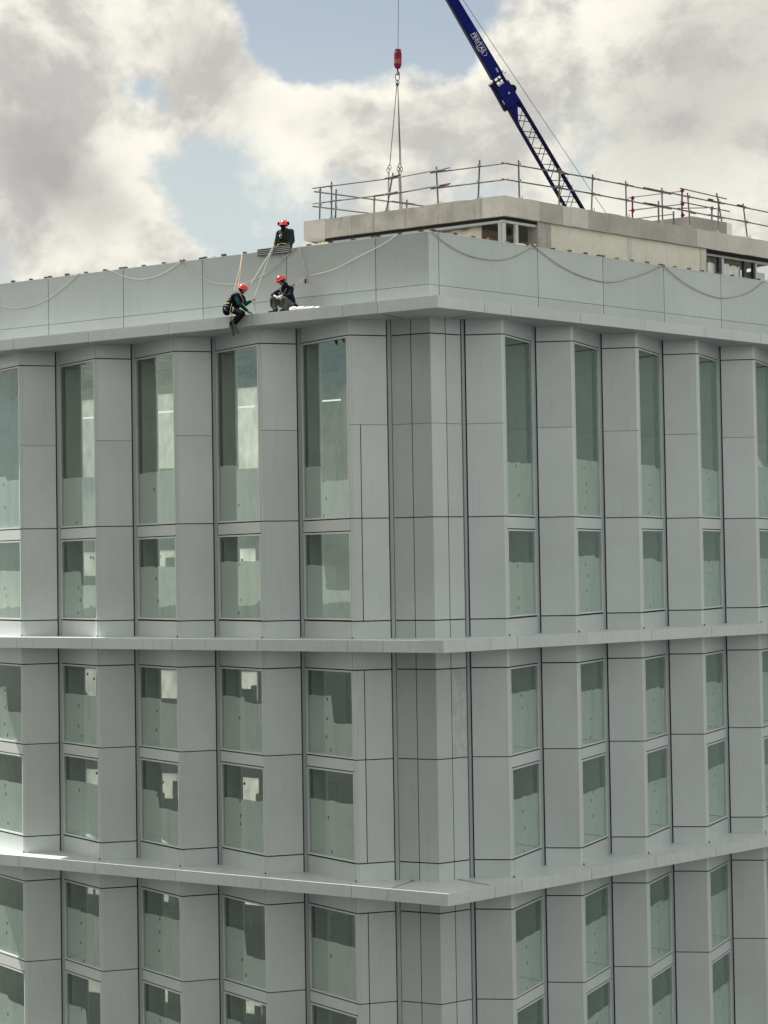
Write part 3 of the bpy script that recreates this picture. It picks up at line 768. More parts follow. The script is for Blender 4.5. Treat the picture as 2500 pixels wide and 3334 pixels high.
# ------------------------------------------------------------------ scaffold guard rails
def tube_part(name, a, b, r, mat, parent, n=8): return build(name, MB().tube([a, b], r, n), mat, parent, smooth=False)
def coupler(p, parent, mat='zinc'):
    def mk(): 
        mb = MB(); mb.obox((0, 0, 0), (.045, 0, 0), (0, .045, 0), (0, 0, .035)); mb.obox((.03, 0, .05), (.02, 0, 0), (0, .05, 0), (0, 0, .012)); return mb
    piece('coupler', 'cpl' + mat, mk, mat, p, parent)
GR = empty('guard_rail', (PC.x, PC.y, PZ1), 'galvanised scaffold-tube guard rail along the front edges of the concrete rooftop slab', 'railing')
RB = .025
zu, zl = 14.515, 14.02
def post(S, ub, ut, v, parent, z1=14.67, mat='tube_steel'):
    o = tube_part('post', S.P(ub, v, PZ1 - .02), S.P(ut, v, z1), RB, mat, parent)
    mb = MB(); mb.tube([S.P(ub, v, PZ1 - .01), S.P(ub + (ut - ub) * .11, v, PZ1 + .11)], .038, 8)
    p = S.P(ub, v); mb.obox((p.x, p.y, PZ1 + .0), (.08, 0, 0), (0, .05, 0), (0, 0, .012))
    mb.obox((p.x + .09, p.y, PZ1 + .05), (.012, 0, 0), (0, .012, 0), (0, 0, .05))
    build('post_base', mb, 'zinc', o)
    for z in (zu, zl):
        u = ub + (ut - ub) * (z - PZ1) / (z1 - PZ1)
        coupler(S.P(u, v - .03, z), o)
    return o
for ub, ut in ((6.754, 6.735), (4.744, 4.478), (2.897, 2.942), (1.517, 1.444)): post(LS, ub, ut, 5.62, GR)
for ub, ut in ((5.743, 5.74), (7.477, 7.52), (8.946, 9.033), (10.589, 10.587), (12.355, 12.353), (13.764, 13.648), (15.196, 15.274), (16.797, 16.59), (18.4, 18.3)): post(RS, ub, ut, 2.56, GR)
for z, sgn in ((zu, 1), (zl, -1)):
    for a, b, dv, dz0, dz1 in ((7.42, 4.30, 0, .02, -.02), (4.62, 2.45, .02, -.03, .06), (3.15, .49, .035, -.02, -.05)):
        tube_part('rail', LS.P(a, 5.57 + dv, z + dz0), LS.P(b, 5.57 + dv, z + dz1), RB * .9, 'tube_steel', GR)
    for a, b, dv, dz0, dz1 in ((tr0 + .02, 9.3, 0, -.03, .03), (8.7, 12.8, .03, .03, -.0), (11.4, 15.5, 0, .04, .0), (14.7, 18.9, .03, .04, .0)):
        tube_part('rail', RS.P(a, 2.52 + dv, z + dz0), RS.P(b, 2.52 + dv, z + dz1), RB * .9, 'tube_steel', GR)
    for S, u, v, w in ((LS, 6.85, 5.54, .18), (LS, 4.5, 5.54, .22), (LS, 2.85, 5.54, .25), (RS, 7.55, 2.49, .25), (RS, 9.0, 2.49, .35), (RS, 10.5, 2.49, .38), (RS, 12.2, 2.49, .4), (RS, 13.5, 2.49, .38), (RS, 15.1, 2.49, .4), (RS, 16.5, 2.49, .35)):
        tube_part('rail_sleeve', S.P(u - w, v, z + .012), S.P(u + w, v, z + .004), RB * 1.1, 'tube_steel', GR)
for S, u, v, z, w in ((LS, 2.62, 5.53, zl + .02, .14), (LS, 4.30, 5.53, zu + .02, .12), (LS, 4.95, 5.53, zl - .02, .18), (RS, 7.75, 2.48, zu - .01, .1), (RS, 11.8, 2.48, zl + .02, .14), (RS, 13.85, 2.48, zl - .02, .11), (RS, 14.75, 2.48, zu + .05, .12), (RS, 16.32, 2.48, zu + .04, .14)):
    tube_part('painted_sleeve', S.P(u - w, v, z), S.P(u + w, v, z), RB * 1.15, 'magenta', GR)
# return along the slab's far-left end
GB = empty('guard_rail', LS.P(7.3, 5.7, PZ1), 'guard rail returning backwards from the left end of the rooftop slab', 'railing')
bk = [(7.20, 5.69), (6.975, 6.30), (6.41, 7.79), (5.86, 9.0)]
for u, v in bk:
    o = tube_part('post', LS.P(u + .05, v, PZ1 - .02), LS.P(u, v, 14.58), RB, 'tube_steel', GB)
    for z in (14.42, 13.95): coupler(LS.P(u, v - .03, z), o)
tube_part('rail', LS.P(7.36, 5.57, 14.42), LS.P(5.5, 9.6, 14.42), RB * .9, 'tube_steel', GB)
tube_part('rail', LS.P(7.42, 5.57, 13.95), LS.P(5.5, 9.65, 13.95), RB * .9, 'tube_steel', GB)
tube_part('rail_sleeve', LS.P(6.1, 8.4, 14.45), LS.P(5.7, 9.25, 14.45), RB, 'tube_steel', GB)
# magenta edge-protection frame on the grey upstand
GM = empty('edge_protection_frame', RS.P(15.13, 4.0, 14.25), 'magenta-posted edge protection frame standing behind the rail near the grey upstand', 'railing')
cx = RS.P(15.13, 4.05); cl_u = cx.dot(LS.d); cl_v = cx.dot(LS.n)
def mpost(p, z0, z1, mat='magenta', heads=()):
    o = tube_part('post', p + Vector((0, 0, z0)), p + Vector((.02, 0, z1)), .03, mat, GM)
    for z in heads:
        mb = MB(); mb.obox((p.x + .02, p.y - .03, z), (.06, 0, 0), (0, .05, 0), (0, 0, .03)); mb.obox((p.x + .02, p.y - .03, z), (.025, 0, 0), (0, .055, 0), (0, 0, .07))
        build('clamp_head', mb, mat, o)
mpost(cx, 14.26, 15.27, heads=(15.18, 14.72, 14.33))
pl = LS.P(cl_u + 1.83, cl_v)
mpost(pl, 14.3, 15.20, heads=(15.14, 14.70))
mpost(LS.P(cl_u + .87, cl_v), PZ1 - .05, 14.93, 'tube_steel'); mpost(LS.P(cl_u + .40, cl_v + .2), PZ1 - .05, 14.55, 'tube_steel')
mpost(RS.P(17.4, 4.6), PZ1 - .05, 15.0, 'tube_steel', heads=(14.93,)); 
tube_part('post', RS.P(17.22, 4.0, 14.36), RS.P(16.97, 4.0, 15.33), .028, 'tube_steel', GM)
for z in (15.165, 14.71): tube_part('rail', LS.P(cl_u + 1.95, cl_v - .03, z + .01), LS.P(cl_u - .06, cl_v - .03, z), .020, 'tube_steel', GM)
for z0, z1, e in ((15.25, 15.19, 17.52), (14.78, 14.76, 17.68)): tube_part('rail', RS.P(15.0, 4.0, z0), RS.P(e, 4.0, z1), .022, 'tube_steel', GM)
tube_part('rail', LS.P(cl_u + 1.9, cl_v - .03, 14.40), LS.P(cl_u + .3, cl_v - .03, 14.40), .018, 'tube_steel', GM)
tube_part('rail', RS.P(15.55, 4.6, 14.72), RS.P(17.9, 5.2, 15.12), .018, 'tube_steel', GM)

# ------------------------------------------------------------------ mobile crane boom
TIP = Vector((-.558, 20.0, 27.87)); BAS = Vector((6.375, 26.0, 17.846))
AX = (BAS - TIP).normalized()
SV = AX.cross(Vector((0, 1, 0))).normalized()
if SV.x < 0: SV = -SV
NV = AX.cross(SV).normalized()
if NV.y > 0: NV = -NV                      # faces the camera side
CR = empty('mobile_crane', TIP + AX * 56, 'navy blue crane boom with lattice lower section rising behind the concrete rooftop', 'crane')
def bp(s, a=0.0, n=0.0): return TIP + AX * s + SV * a + NV * n
def boxseg(s0, s1, w0, w1, d0, d1, mat, name, parent=CR, a0=0.0, a1=0.0):
    mb = MB(); vs = []
    for s, w, d, a in ((s0, w0, d0, a0), (s1, w1, d1, a1)):
        for x, y in ((-w, -d), (w, -d), (w, d), (-w, d)): vs.append(bp(s, a + x, y))
    mb.add(vs, [(0, 1, 2, 3), (7, 6, 5, 4), (0, 4, 5, 1), (1, 5, 6, 2), (2, 6, 7, 3), (3, 7, 4, 0)])
    return build(name, mb, mat, parent)
main = boxseg(-.1, 7.62, .135, .225, .13, .20, 'boom', 'boom_section')
boxseg(-.1, 7.66, .012, .018, .135, .205, 'boom_dark', 'boom_flange', main, -.148, -.235)
boxseg(-.1, 7.60, .006, .010, .135, .205, 'boom_dark', 'boom_flange', main, .143, .228)
sheave = MB().lathe(bp(-.05, .02, -.08), NV, [(.16, 0), (.18, .02), (.15, .05), (.15, .09), (.18, .12), (.16, .14)], 20)
build('tip_sheave', sheave, 'boom_dark', CR)
def plate(s0, s1, a0, a1, lift, mat, name, parent, d=.21):
    mb = MB(); vs = [bp(s, a, d + l) for l in (0, lift) for s, a in ((s0, a0), (s1, a0), (s1, a1), (s0, a1))]
    mb.add(vs, [(0, 1, 2, 3), (7, 6, 5, 4), (0, 4, 5, 1), (1, 5, 6, 2), (2, 6, 7, 3), (3, 7, 4, 0)]); return build(name, mb, mat, parent)
plate(7.27, 7.46, .055, .125, .006, 'plate_grey', 'data_plate', main)
# hinge between box boom and jib: lugs with daylight between them
hinge = boxseg(8.00, 8.95, .30, .31, .15, .16, 'boom', 'jib_head')
boxseg(7.55, 8.05, .035, .035, .05, .05, 'boom_dark', 'hinge_lug', hinge, -.20, -.20)
boxseg(7.55, 8.05, .060, .060, .06, .06, 'boom_dark', 'hinge_lug', hinge, .19, .19)
boxseg(7.78, 7.84, .20, .20, .03, .03, 'boom_dark', 'hinge_pin', hinge)
boxseg(7.70, 7.92, .02, .02, .04, .04, 'boom_dark', 'hinge_lug', hinge, 0, 0)
boxseg(7.86, 9.02, .10, .10, .12, .12, 'boom_dark', 'jib_side_box', hinge, -.34, -.37)
boxseg(7.74, 7.83, .14, .14, .10, .10, 'boom_dark', 'hinge_lug', hinge, -.33, -.33)
hp = MB().lathe(bp(8.42, .28, -.10), NV, [(.17, 0), (.17, .2)], 18); build('jib_sheave', hp, 'boom_dark', hinge)
build('pin_mark', MB().lathe(bp(8.45, .05, .165), NV, [(.035, 0), (.035, .012)], 14), 'white', hinge)
plate(8.55, 8.75, -.36, -.30, .006, 'plate_grey', 'data_plate', hinge, .125)
for s, a in ((7.60, .30), (7.72, .36), (7.66, .26)):
    build('hinge_pin', MB().tube([bp(s, a - .07, .02), bp(s - .03, a + .06, .02)], .014, 6), 'boom_dark', hinge)
# gusset tapering into the lattice
mb = MB(); g = [(8.95, -.31), (8.95, .31), (9.55, .315), (9.35, .22), (9.18, .10), (9.75, -.20), (9.85, -.31)]
vs = [bp(s, a, n) for n in (-.03, .03) for s, a in g]; k = len(g)
mb.add(vs, [tuple(range(k)), tuple(range(2 * k - 1, k - 1, -1))] + [(i, k + i, k + (i + 1) % k, (i + 1) % k) for i in range(k)])
build('gusset', mb, 'boom', hinge)
JE = 56.0
lat = build('jib_chord', MB().tube([bp(8.9, -.265, .12), bp(JE, -.58, .22)], .052, 8), 'boom_dark', CR)
for a0, a1, n0, n1, r in ((-.265, -.58, -.12, -.22, .052), (.265, .60, .12, .22, .056), (.265, .60, -.12, -.22, .056)):
    build('jib_chord', MB().tube([bp(8.9, a0, n0), bp(JE, a1, n1)], r, 8), 'boom_dark', CR)
def cw_(s): return .265 + (s - 8.9) / (JE - 8.9) * .325
def cn_(s): return .12 + (s - 8.9) / (JE - 8.9) * .10
s = 9.30
while s < 26:
    w = cw_(s); n = cn_(s)
    for a, b, sd in ((s, s + .50, 1), (s + .28, s + .78, 1), (s + .02, s + .47, -1), (s + .30, s + .75, -1)):   # steep diagonals and flat braces
        build('lattice_brace', MB().tube([bp(a, w * sd, n * sd), bp(b, -w * sd, n * sd)], .017, 6), 'boom_dark', CR)
    s += .82
for s in [10.6 + .55 * q for q in range(26)]:
    for sg in (-1, 1):
        w = cw_(s); n = cn_(s)
        build('chord_batten', MB().obox(bp(s, sg * w, 0), AX * .10, SV * .012, NV * n), 'boom_dark', CR)
for s in (12.6, 12.9, 13.3, 13.55):
    build('rope_guide', MB().tube([bp(s, .36, .0), bp(s + .05, .44, .0), bp(s + .10, .40, 0)], .012, 6), 'boom_dark', CR)
# lettering on the box boom
def lettering(txt, s, a, size, mat, space=1.0, name='lettering', boomd=.20, stretch=1.0):
    cu = bpy.data.curves.new('t', 'FONT'); cu.body = txt; cu.size = size; cu.extrude = .002; cu.space_character = space; cu.align_x = 'LEFT'; cu.offset = size * .018
    ob = bpy.data.objects.new('t', cu); COL.objects.link(ob); dg = bpy.context.evaluated_depsgraph_get()
    me = bpy.data.meshes.new_from_object(ob.evaluated_get(dg)); COL.objects.unlink(ob); bpy.data.objects.remove(ob)
    mb = MB(); mb.v = [bp(s + v.co.x * stretch, a + v.co.y, boomd + .004 + v.co.z) for v in me.vertices]; mb.f = [tuple(p.vertices) for p in me.polygons]
    return build(name, mb, mat, main)
def bd(s): return .13 + (s + .1) / 7.72 * .07
lettering('FREITAS', 5.56, -.055, .195, 'white', 1.12, boomd=bd(6.4), stretch=1.18)
lettering('& IRMÃOS', 6.08, -.172, .058, 'white', 1.0, boomd=bd(6.4))
for s0, s1, a, w in ((5.60, 5.95, .125, .008), (6.02, 6.46, .128, .008), (5.54, 5.80, -.100, .008), (5.86, 6.20, -.098, .008), (6.24, 6.52, -.100, .008)):
    plate(s0, s1, a - w, a + w, .004, 'white', 'lettering_frame', main, bd(6.3) + .003)
mbv = MB()
for p0, p1 in (((6.53, .10), (6.62, .02)), ((6.62, .02), (6.57, -.08))):
    mbv.tube([bp(p0[0], p0[1], bd(6.5) + .006), bp(p1[0], p1[1], bd(6.5) + .006)], .011, 6)
build('lettering_frame', mbv, 'white', main)
# luffing cable behind the boom
cab = (Vector((8.202, 28.0, 17.599)) - Vector((1.893, 21.0, 24.632)))
build('stay_cable', MB().tube([Vector((1.893, 21, 24.632)) - cab * .45, Vector((1.893, 21, 24.632)) + cab * 4.6], .011, 6), 'cable', CR)
# hoist rope + hook block
HX, HY = -.72, 20.0
build('hoist_rope', MB().tube([(-.575, HY, 27.75), (-.714, HY, 22.40)], .012, 6), 'cable', CR)
HB = empty('hook_block', (-.736, HY, 21.476), 'dark red hook block hanging on the crane rope above the roof', 'hook block')
build('weight', MB().lathe((-.737, HY, 21.66), (.019, 0, .75), [(.07, 0), (.10, .015), (.145, .13), (.15, .15), (.15, .58), (.135, .63), (.125, .67), (.125, .735), (.09, .745)], 20), 'hookred', HB, smooth=False)
build('worn_band', MB().lathe((-.735, HY, 21.83), (.019, 0, .75), [(.1515, 0), (.1515, .17)], 20), material('worn_red', (.26, .09, .085), .6, noise=[(16, .5)]), HB)
pts = [(-.74, HY, 21.68), (-.742, HY, 21.56), (-.70, HY, 21.50), (-.69, HY, 21.45), (-.73, HY, 21.41), (-.78, HY, 21.44), (-.79, HY, 21.50)]
build('hook', MB().tube(pts, [.03, .03, .03, .032, .03, .022, .012], 8), 'hookred', HB, smooth=True)
SLG = empty('lifting_sling', (-.76, HY, 21.24), 'two-leg chain sling with link and shackles hanging from the red hook block', 'sling')
def ring(c, rx, rz, r, ry=0.0, n=18):
    c = Vector(c); return MB().tube([c + Vector((rx * math.cos(q * 2 * math.pi / n), ry * math.cos(q * 2 * math.pi / n), rz * math.sin(q * 2 * math.pi / n))) for q in range(n)], r, 6, closed=True)
build('master_link', ring((-.752, HY, 21.34), .085, .155, .018), 'chain', SLG, smooth=True)
for dx in (-.03, .035): build('coupling_link', ring((-.758 + dx, HY, 21.13), .03, .08, .014, .02), 'chain', SLG, smooth=True)
build('coupling', MB().lathe((-.762, HY, 20.98), (0, 0, 1), [(.03, 0), (.06, .02), (.065, .05), (.05, .09), (.03, .11)], 10), 'cable', SLG)
def chain(a, b, name):
    a, b = Vector(a), Vector(b); n = int((b - a).length / .055); pts = []; rs = []
    for k in range(n * 2 + 1): pts.append(a.lerp(b, k / (n * 2))); rs.append(.021 if k % 2 else .014)
    build(name, MB().tube(pts, rs, 6), 'chain', SLG)
chain((-.785, HY, 20.98), (-1.110, HY, 17.86), 'chain_leg'); chain((-.742, HY - .05, 20.98), (-.722, HY - .15, 17.86), 'chain_leg'); chain((-.742, HY + .06, 20.98), (-.665, HY + .35, 17.86), 'chain_leg')
for x, y in ((-1.116, HY), (-.722, HY - .15), (-.665, HY + .35)):
    build('shackle', ring((x, y, 17.80), .06, .10, .013, .02), 'chain', SLG, smooth=True); build('shackle', ring((x - .05, y, 17.70), .06, .10, .013, .02), 'chain', SLG, smooth=True)
for (x, y), bx in (((-1.165, HY), -1.275), ((-.772, HY - .15), -.715), ((-.715, HY + .35), -.64)):
    build('lower_sling', MB().tube([(x, y, 17.62), (bx, y, 14.2)], .014, 6), 'cable', SLG)
    build('lower_sling', MB().tube([(x + .03, y, 17.62), (bx + .06, y, 14.2)], .012, 6), 'cable', SLG)

# ------------------------------------------------------------------ ropes on the parapet
def smooth_path(pts, n=6):
    pts = [Vector(p) for p in pts]; out = []
    for i in range(len(pts) - 1):
        p0, p1, p2, p3 = pts[max(i - 1, 0)], pts[i], pts[i + 1], pts[min(i + 2, len(pts) - 1)]
        for k in range(n):
            t = k / n
            out.append(.5 * ((2 * p1) + (p2 - p0) * t + (2 * p0 - 5 * p1 + 4 * p2 - p3) * t * t + (3 * p1 - p0 - 3 * p2 + p3) * t ** 3))
    out.append(pts[-1]); return out
def rope(S, uz, mat, label, r=.0125, v=1.455, name='rope', vlist=None):
    pts = [S.P(u, (vlist[i] if vlist else v), z) for i, (u, z) in enumerate(uz)]
    return build(name, MB().tube(smooth_path(pts), r, 6), mat, smooth=True, label=label, cat='rope', group='ropes hung along the parapet')
rope(LS, [(17.6, 11.32), (16.948, 11.07), (16.228, 10.94), (15.514, 10.985), (14.915, 11.142), (14.214, 11.473), (13.732, 11.78), (13.60, 11.84)], 'rope_grey', 'pale rope swag on the parapet, farthest left, reaching the frame edge')
rope(LS, [(12.55, 11.84), (12.374, 11.791), (11.864, 11.558), (11.257, 11.41), (10.604, 11.436), (10.104, 11.588), (9.658, 11.80)], 'rope_white', 'shallow pale rope swag on the parapet, second from the left')
rope(LS, [(9.63, 11.80), (9.30, 11.50), (8.824, 11.22), (8.40, 11.02), (8.012, 10.95), (7.465, 10.911), (6.982, 10.99), (6.352, 11.204), (5.845, 11.55), (5.49, 11.80)], 'rope_grey', 'long grey rope swag passing behind the helmet of the hanging worker')
rope(LS, [(7.38, 11.82), (7.12, 11.30), (6.87, 10.80), (6.66, 10.40)], 'rope_tan', 'tan rope dropping straight down to the hanging worker', vlist=[1.45, .95, .40, -.05])
rope(LS, [(7.36, 11.82), (7.13, 11.36), (6.90, 10.90), (6.62, 10.42)], 'rope_tan', 'second tan rope dropping beside the first to the hanging worker', vlist=[1.44, 1.02, .60, .06], r=.013)
rope(LS, [(6.203, 11.86), (6.20, 11.45), (6.195, 11.0), (6.19, 10.58)], 'rope_white', 'pale rope slanting from the bars to behind the lower left helmet', vlist=[1.36, .96, .52, .11])
rope(LS, [(6.22, 11.86), (6.22, 11.45), (6.218, 10.9), (6.215, 10.20)], 'rope_white', 'pale rope slanting from the bars into the raised hand', vlist=[1.36, 1.10, .75, .30])
rope(LS, [(6.21, 10.18), (6.18, 10.0), (6.17, 9.85), (6.10, 9.722)], 'rope_grey', 'thin rope tail hanging from the raised hand to the ledge', vlist=[.30, .31, .33, .36], r=.010)
rope(LS, [(5.344, 11.83), (5.249, 11.44), (5.113, 10.92)], 'rope_white', 'pale rope falling straight from the coping to the red tag', r=.013)
rope(LS, [(5.09, 10.905), (4.465, 10.969), (4.03, 11.06), (3.212, 11.343), (2.568, 11.554), (2.003, 11.82)], 'rope_white', 'pale rope rising from the red tag towards the building corner')
rope(LS, [(5.12, 10.88), (5.19, 10.72), (5.24, 10.55)], 'rope_brown', 'dark lanyard between the red tag and the crouching worker', vlist=[1.45, 1.25, .95], r=.015)
TG = build('descender_tag', LS.box(MB(), 5.115, 5.165, 1.43, 1.455, 10.70, 10.84), 'magenta', label='small red tag hanging from the rope beside the crouching worker', cat='tag')
rope(RS, [(1.148, 11.80), (1.707, 11.506), (2.449, 11.286), (3.151, 11.22), (3.747, 11.254), (4.355, 11.395), (5.229, 11.80)], 'rope_brown', 'brown rope swag on the right parapet, nearest the corner')
rope(RS, [(5.262, 11.798), (6.26, 11.365), (7.223, 11.12), (8.1, 11.03), (8.75, 11.07), (9.582, 11.284), (10.358, 11.536), (11.042, 11.81)], 'rope_brown', 'long brown rope swag on the right parapet, middle of three')
rope(RS, [(11.077, 11.80), (11.933, 11.401), (12.81, 11.143), (13.862, 11.017), (14.715, 11.14), (15.508, 11.385), (16.283, 11.81), (16.5, 11.85)], 'rope_brown', 'brown rope swag on the right parapet, farthest right')
for S, u, lab in ((RS, 5.25, 'pale rope knot on the coping between first and second right-hand swags'), (RS, 11.06, 'pale rope knot on the coping between second and third right-hand swags'), (LS, 9.64, 'pale rope knot on the left coping where two swags meet')):
    c = S.P(u, 1.46, 11.835); m = MB()
    for q in range(3):
        ph = q * 1.1; m.tube([c + Vector((.045 * math.cos(a + ph), .03 * math.sin(a), .03 * math.sin(a * 2 + ph))) for a in [k * math.pi / 5 for k in range(10)]], .014, 5, closed=True)
    build('rope_knot', m, 'rope_tan', smooth=True, label=lab, cat='knot', group='rope knots on the coping')
MAT['bar_dark'] = material('bar_shade', (.13, .13, .14), .5, .4)
# aluminium bars laid over the coping
for k in range(4):
    z = 11.69 + k * .054
    mbar = build('metal_bar', LS.box(MB(), 5.62 + .004 * k, 6.80 - .006 * (k % 2), 1.395 + .003 * (k % 2), 1.445, z - .023, z + .023), 'bar_dark',
          label=['lowest', 'second lowest', 'second highest', 'topmost'][k] + ' of four grey metal bars held against the parapet by the standing worker', cat='bar', group='metal bars at the parapet')
    build('bar_lip', LS.box(MB(), 5.63, 6.79, 1.378, 1.394, z + .006, z + .020), 'steel_white', mbar)
sb = MB().tube(smooth_path([LS.P(6.19, 1.47, 11.84), LS.P(6.19, 1.37, 11.90), LS.P(6.22, 1.34, 11.80), LS.P(6.27, 1.28, 11.60)]), .028, 8)
build('webbing_sling', sb, 'rope_white', smooth=True, label='white webbing loop wrapped over the metal bars at the coping', cat='sling')
# small leftovers on the copings
for S, u, w, m, lab in ((LS, 8.60, .10, 'peach', 'small peach-coloured offcut on the left coping'), (RS, 4.85, .17, 'foam', 'cream strip lying on the coping below the brick opening'),
                        (RS, 6.75, .20, 'foam', 'cream strip lying on the coping below the concrete column'), (RS, 10.75, .22, 'foam', 'cream lump on the coping at the second right-hand knot'), (LS, 4.65, .16, 'foam', 'yellowish block on the coping under the slab end')):
    mb = MB(); n = 6
    vs = []
    rnd = random.Random(int(u * 10))
    for k in range(n + 1):
        uu = u - w + 2 * w * k / n; h = .035 + rnd.uniform(0, .05)
        vs += [S.P(uu, VK + .10, ZP + .024), S.P(uu, VK + .11, ZP + .024 + h), S.P(uu, VK + .20, ZP + .024 + h * .8), S.P(uu, VK + .21, ZP + .024)]
    fs = []
    for k in range(n):
        c = 4 * k
        for e in range(4): fs.append((c + e, c + 4 + e, c + 4 + (e + 1) % 4, c + (e + 1) % 4))
    fs += [(0, 1, 2, 3), tuple(4 * n + q for q in (3, 2, 1, 0))]
    build('offcut', mb.add(vs, fs), m, label=lab, cat='offcut')

# ------------------------------------------------------------------ people
def ico(c, r, sub=2):
    bm = bmesh.new(); bmesh.ops.create_icosphere(bm, subdivisions=sub, radius=1.0)
    vs = [Vector(c) + v.co * r for v in bm.verts]; bm.free(); return vs
UNIT = ico((0, 0, 0), 1.0, 2)
def hulls(groups):
    """each group is a list of (point, radius); returns one bmesh of convex hulls"""
    bm = bmesh.new()
    for g in groups:
        b2 = bmesh.new()
        for p, r in g:
            rr = r if isinstance(r, tuple) else (r, r, r)
            for v in UNIT: b2.verts.new(Vector(p) + Vector((v.x * rr[0], v.y * rr[1], v.z * rr[2])))
        res = bmesh.ops.convex_hull(b2, input=b2.verts)
        junk = [e for e in res['geom_interior'] if isinstance(e, bmesh.types.BMVert)]
        bmesh.ops.delete(b2, geom=junk, context='VERTS')
        me = bpy.data.meshes.new('tmp'); b2.to_mesh(me); b2.free(); bm.from_mesh(me); bpy.data.meshes.remove(me)
    return bm
BULK = dict(shirt=1.12, vest=1.38, jacket=1.20, trousers=1.16, boot=1.15, knee_pad=1.3, hip_bag=1.25, hair=1.06, beard=1.05)
def organic(name, groups, mat, parent, voxel=.012, smooth=4, wrinkle=0.0, **kw):
    """convex hulls fused into one continuous skin"""
    k = BULK.get(name, 1.0)
    groups = [[(p, tuple(q * k for q in r) if isinstance(r, tuple) else r * k) for p, r in g] for g in groups]
    bm = hulls(groups); me = bpy.data.meshes.new('tmp'); bm.to_mesh(me); bm.free()
    ob = bpy.data.objects.new('tmp', me); COL.objects.link(ob)
    rm = ob.modifiers.new('r', 'REMESH'); rm.mode = 'VOXEL'; rm.voxel_size = voxel
    s2 = ob.modifiers.new('s', 'SMOOTH'); s2.iterations = smooth; s2.factor = .5
    if wrinkle:
        tx = bpy.data.textures.new('w', 'CLOUDS'); tx.noise_scale = .09; tx.noise_depth = 2
        dm = ob.modifiers.new('d', 'DISPLACE'); dm.texture = tx; dm.strength = wrinkle; dm.texture_coords = 'GLOBAL'
    dg = bpy.context.evaluated_depsgraph_get(); m2 = bpy.data.meshes.new_from_object(ob.evaluated_get(dg))
    bpy.data.objects.remove(ob); bpy.data.meshes.remove(me)
    lo = Vector([min(v.co[i] for v in m2.vertices) for i in range(3)]); hi = Vector([max(v.co[i] for v in m2.vertices) for i in range(3)]); c = (lo + hi) / 2
    for v in m2.vertices: v.co -= c
    m2.materials.clear(); m2.materials.append(MAT[mat]); m2.polygons.foreach_set('use_smooth', [True] * len(m2.polygons)); m2.name = name
    return link(name, m2, parent, c, **kw)
def limb(*pr): return [[pr[i], pr[i + 1]] for i in range(len(pr) - 1)]
def hand(wrist, direction, palm_n, curl=.5, scale=1.0):
    """palm and five fingers; direction: wrist -> fingers, palm_n: normal out of the palm"""
    d = Vector(direction).normalized(); n = Vector(palm_n); n = (n - d * n.dot(d)).normalized(); s = d.cross(n).normalized(); w = Vector(wrist)
    gs = [[(w, .024), (w + d * .03 * scale, .026)]]
    gs.append([(w + d * .03 + s * .022, .016), (w + d * .03 - s * .022, .016), (w + d * .085 + s * .032, .013), (w + d * .085 - s * .030, .013)])
    for k, L in enumerate((.068, .078, .074, .058)):
        b = w + d * .085 + s * (.031 - k * .0205)
        a1 = curl * .9; p1 = b + (d * math.cos(a1) + n * math.sin(a1)) * L * .45
        a2 = curl * 2.0; p2 = p1 + (d * math.cos(a2) + n * math.sin(a2)) * L * .32
        a3 = curl * 2.9; p3 = p2 + (d * math.cos(a3) + n * math.sin(a3)) * L * .26
        gs += [[(b, .010), (p1, .0095)], [(p1, .0095), (p2, .009)], [(p2, .009), (p3, .008)]]
    tb = w + d * .028 + s * .026; t1 = tb + (s * .8 + d * .6 + n * .35).normalized() * .04; t2 = t1 + (d * .8 + s * .2 + n * .6).normalized() * .034
    gs += [[(tb, .014), (t1, .0115)], [(t1, .0115), (t2, .009)]]
    return gs
def head(c, face, up, tilt=0):
    """head blob with brow, nose, jaw, ears; face: direction looked at"""
    f = Vector(face).normalized(); u = Vector(up); u = (u - f * u.dot(f)).normalized(); s = f.cross(u); c = Vector(c)
    gs = [[(c + u * .03 - f * .02, .088), (c + u * .025 + f * .03, .075)],
          [(c + f * .03 - u * .02 + s * .03, .045), (c + f * .03 - u * .02 - s * .03, .045), (c + f * .06 - u * .085, .028), (c - f * .01 - u * .05, .05)],
          [(c + f * .092 + u * .02, .010), (c + f * .108 - u * .018, .013), (c + f * .088 - u * .024, .016)],
          [(c + f * .085 - u * .055 + s * .012, .011), (c + f * .085 - u * .055 - s * .012, .011)],
          [(c + f * .080 + u * .035 + s * .03, .014), (c + f * .080 + u * .035 - s * .03, .014)]]
    for q in (-1, 1): gs.append([(c + s * q * .082 - f * .01 + u * .012, .018), (c + s * q * .082 - f * .012 - u * .02, .013)])
    return gs, f, u, s
def face_details(c, f, u, s, parent):
    c = Vector(c)
    for q in (-1, 1):
        build('eye', MB().lathe(c + f * .086 + u * .018 + s * q * .030, f, [(.004, -.006), (.011, -.003), (.010, .002), (.004, .005)], 10), 'hair', parent, smooth=True)
        build('eyebrow', MB().tube([c + f * .090 + u * .040 + s * q * .014, c + f * .086 + u * .043 + s * q * .046], .005, 5), 'hair', parent)
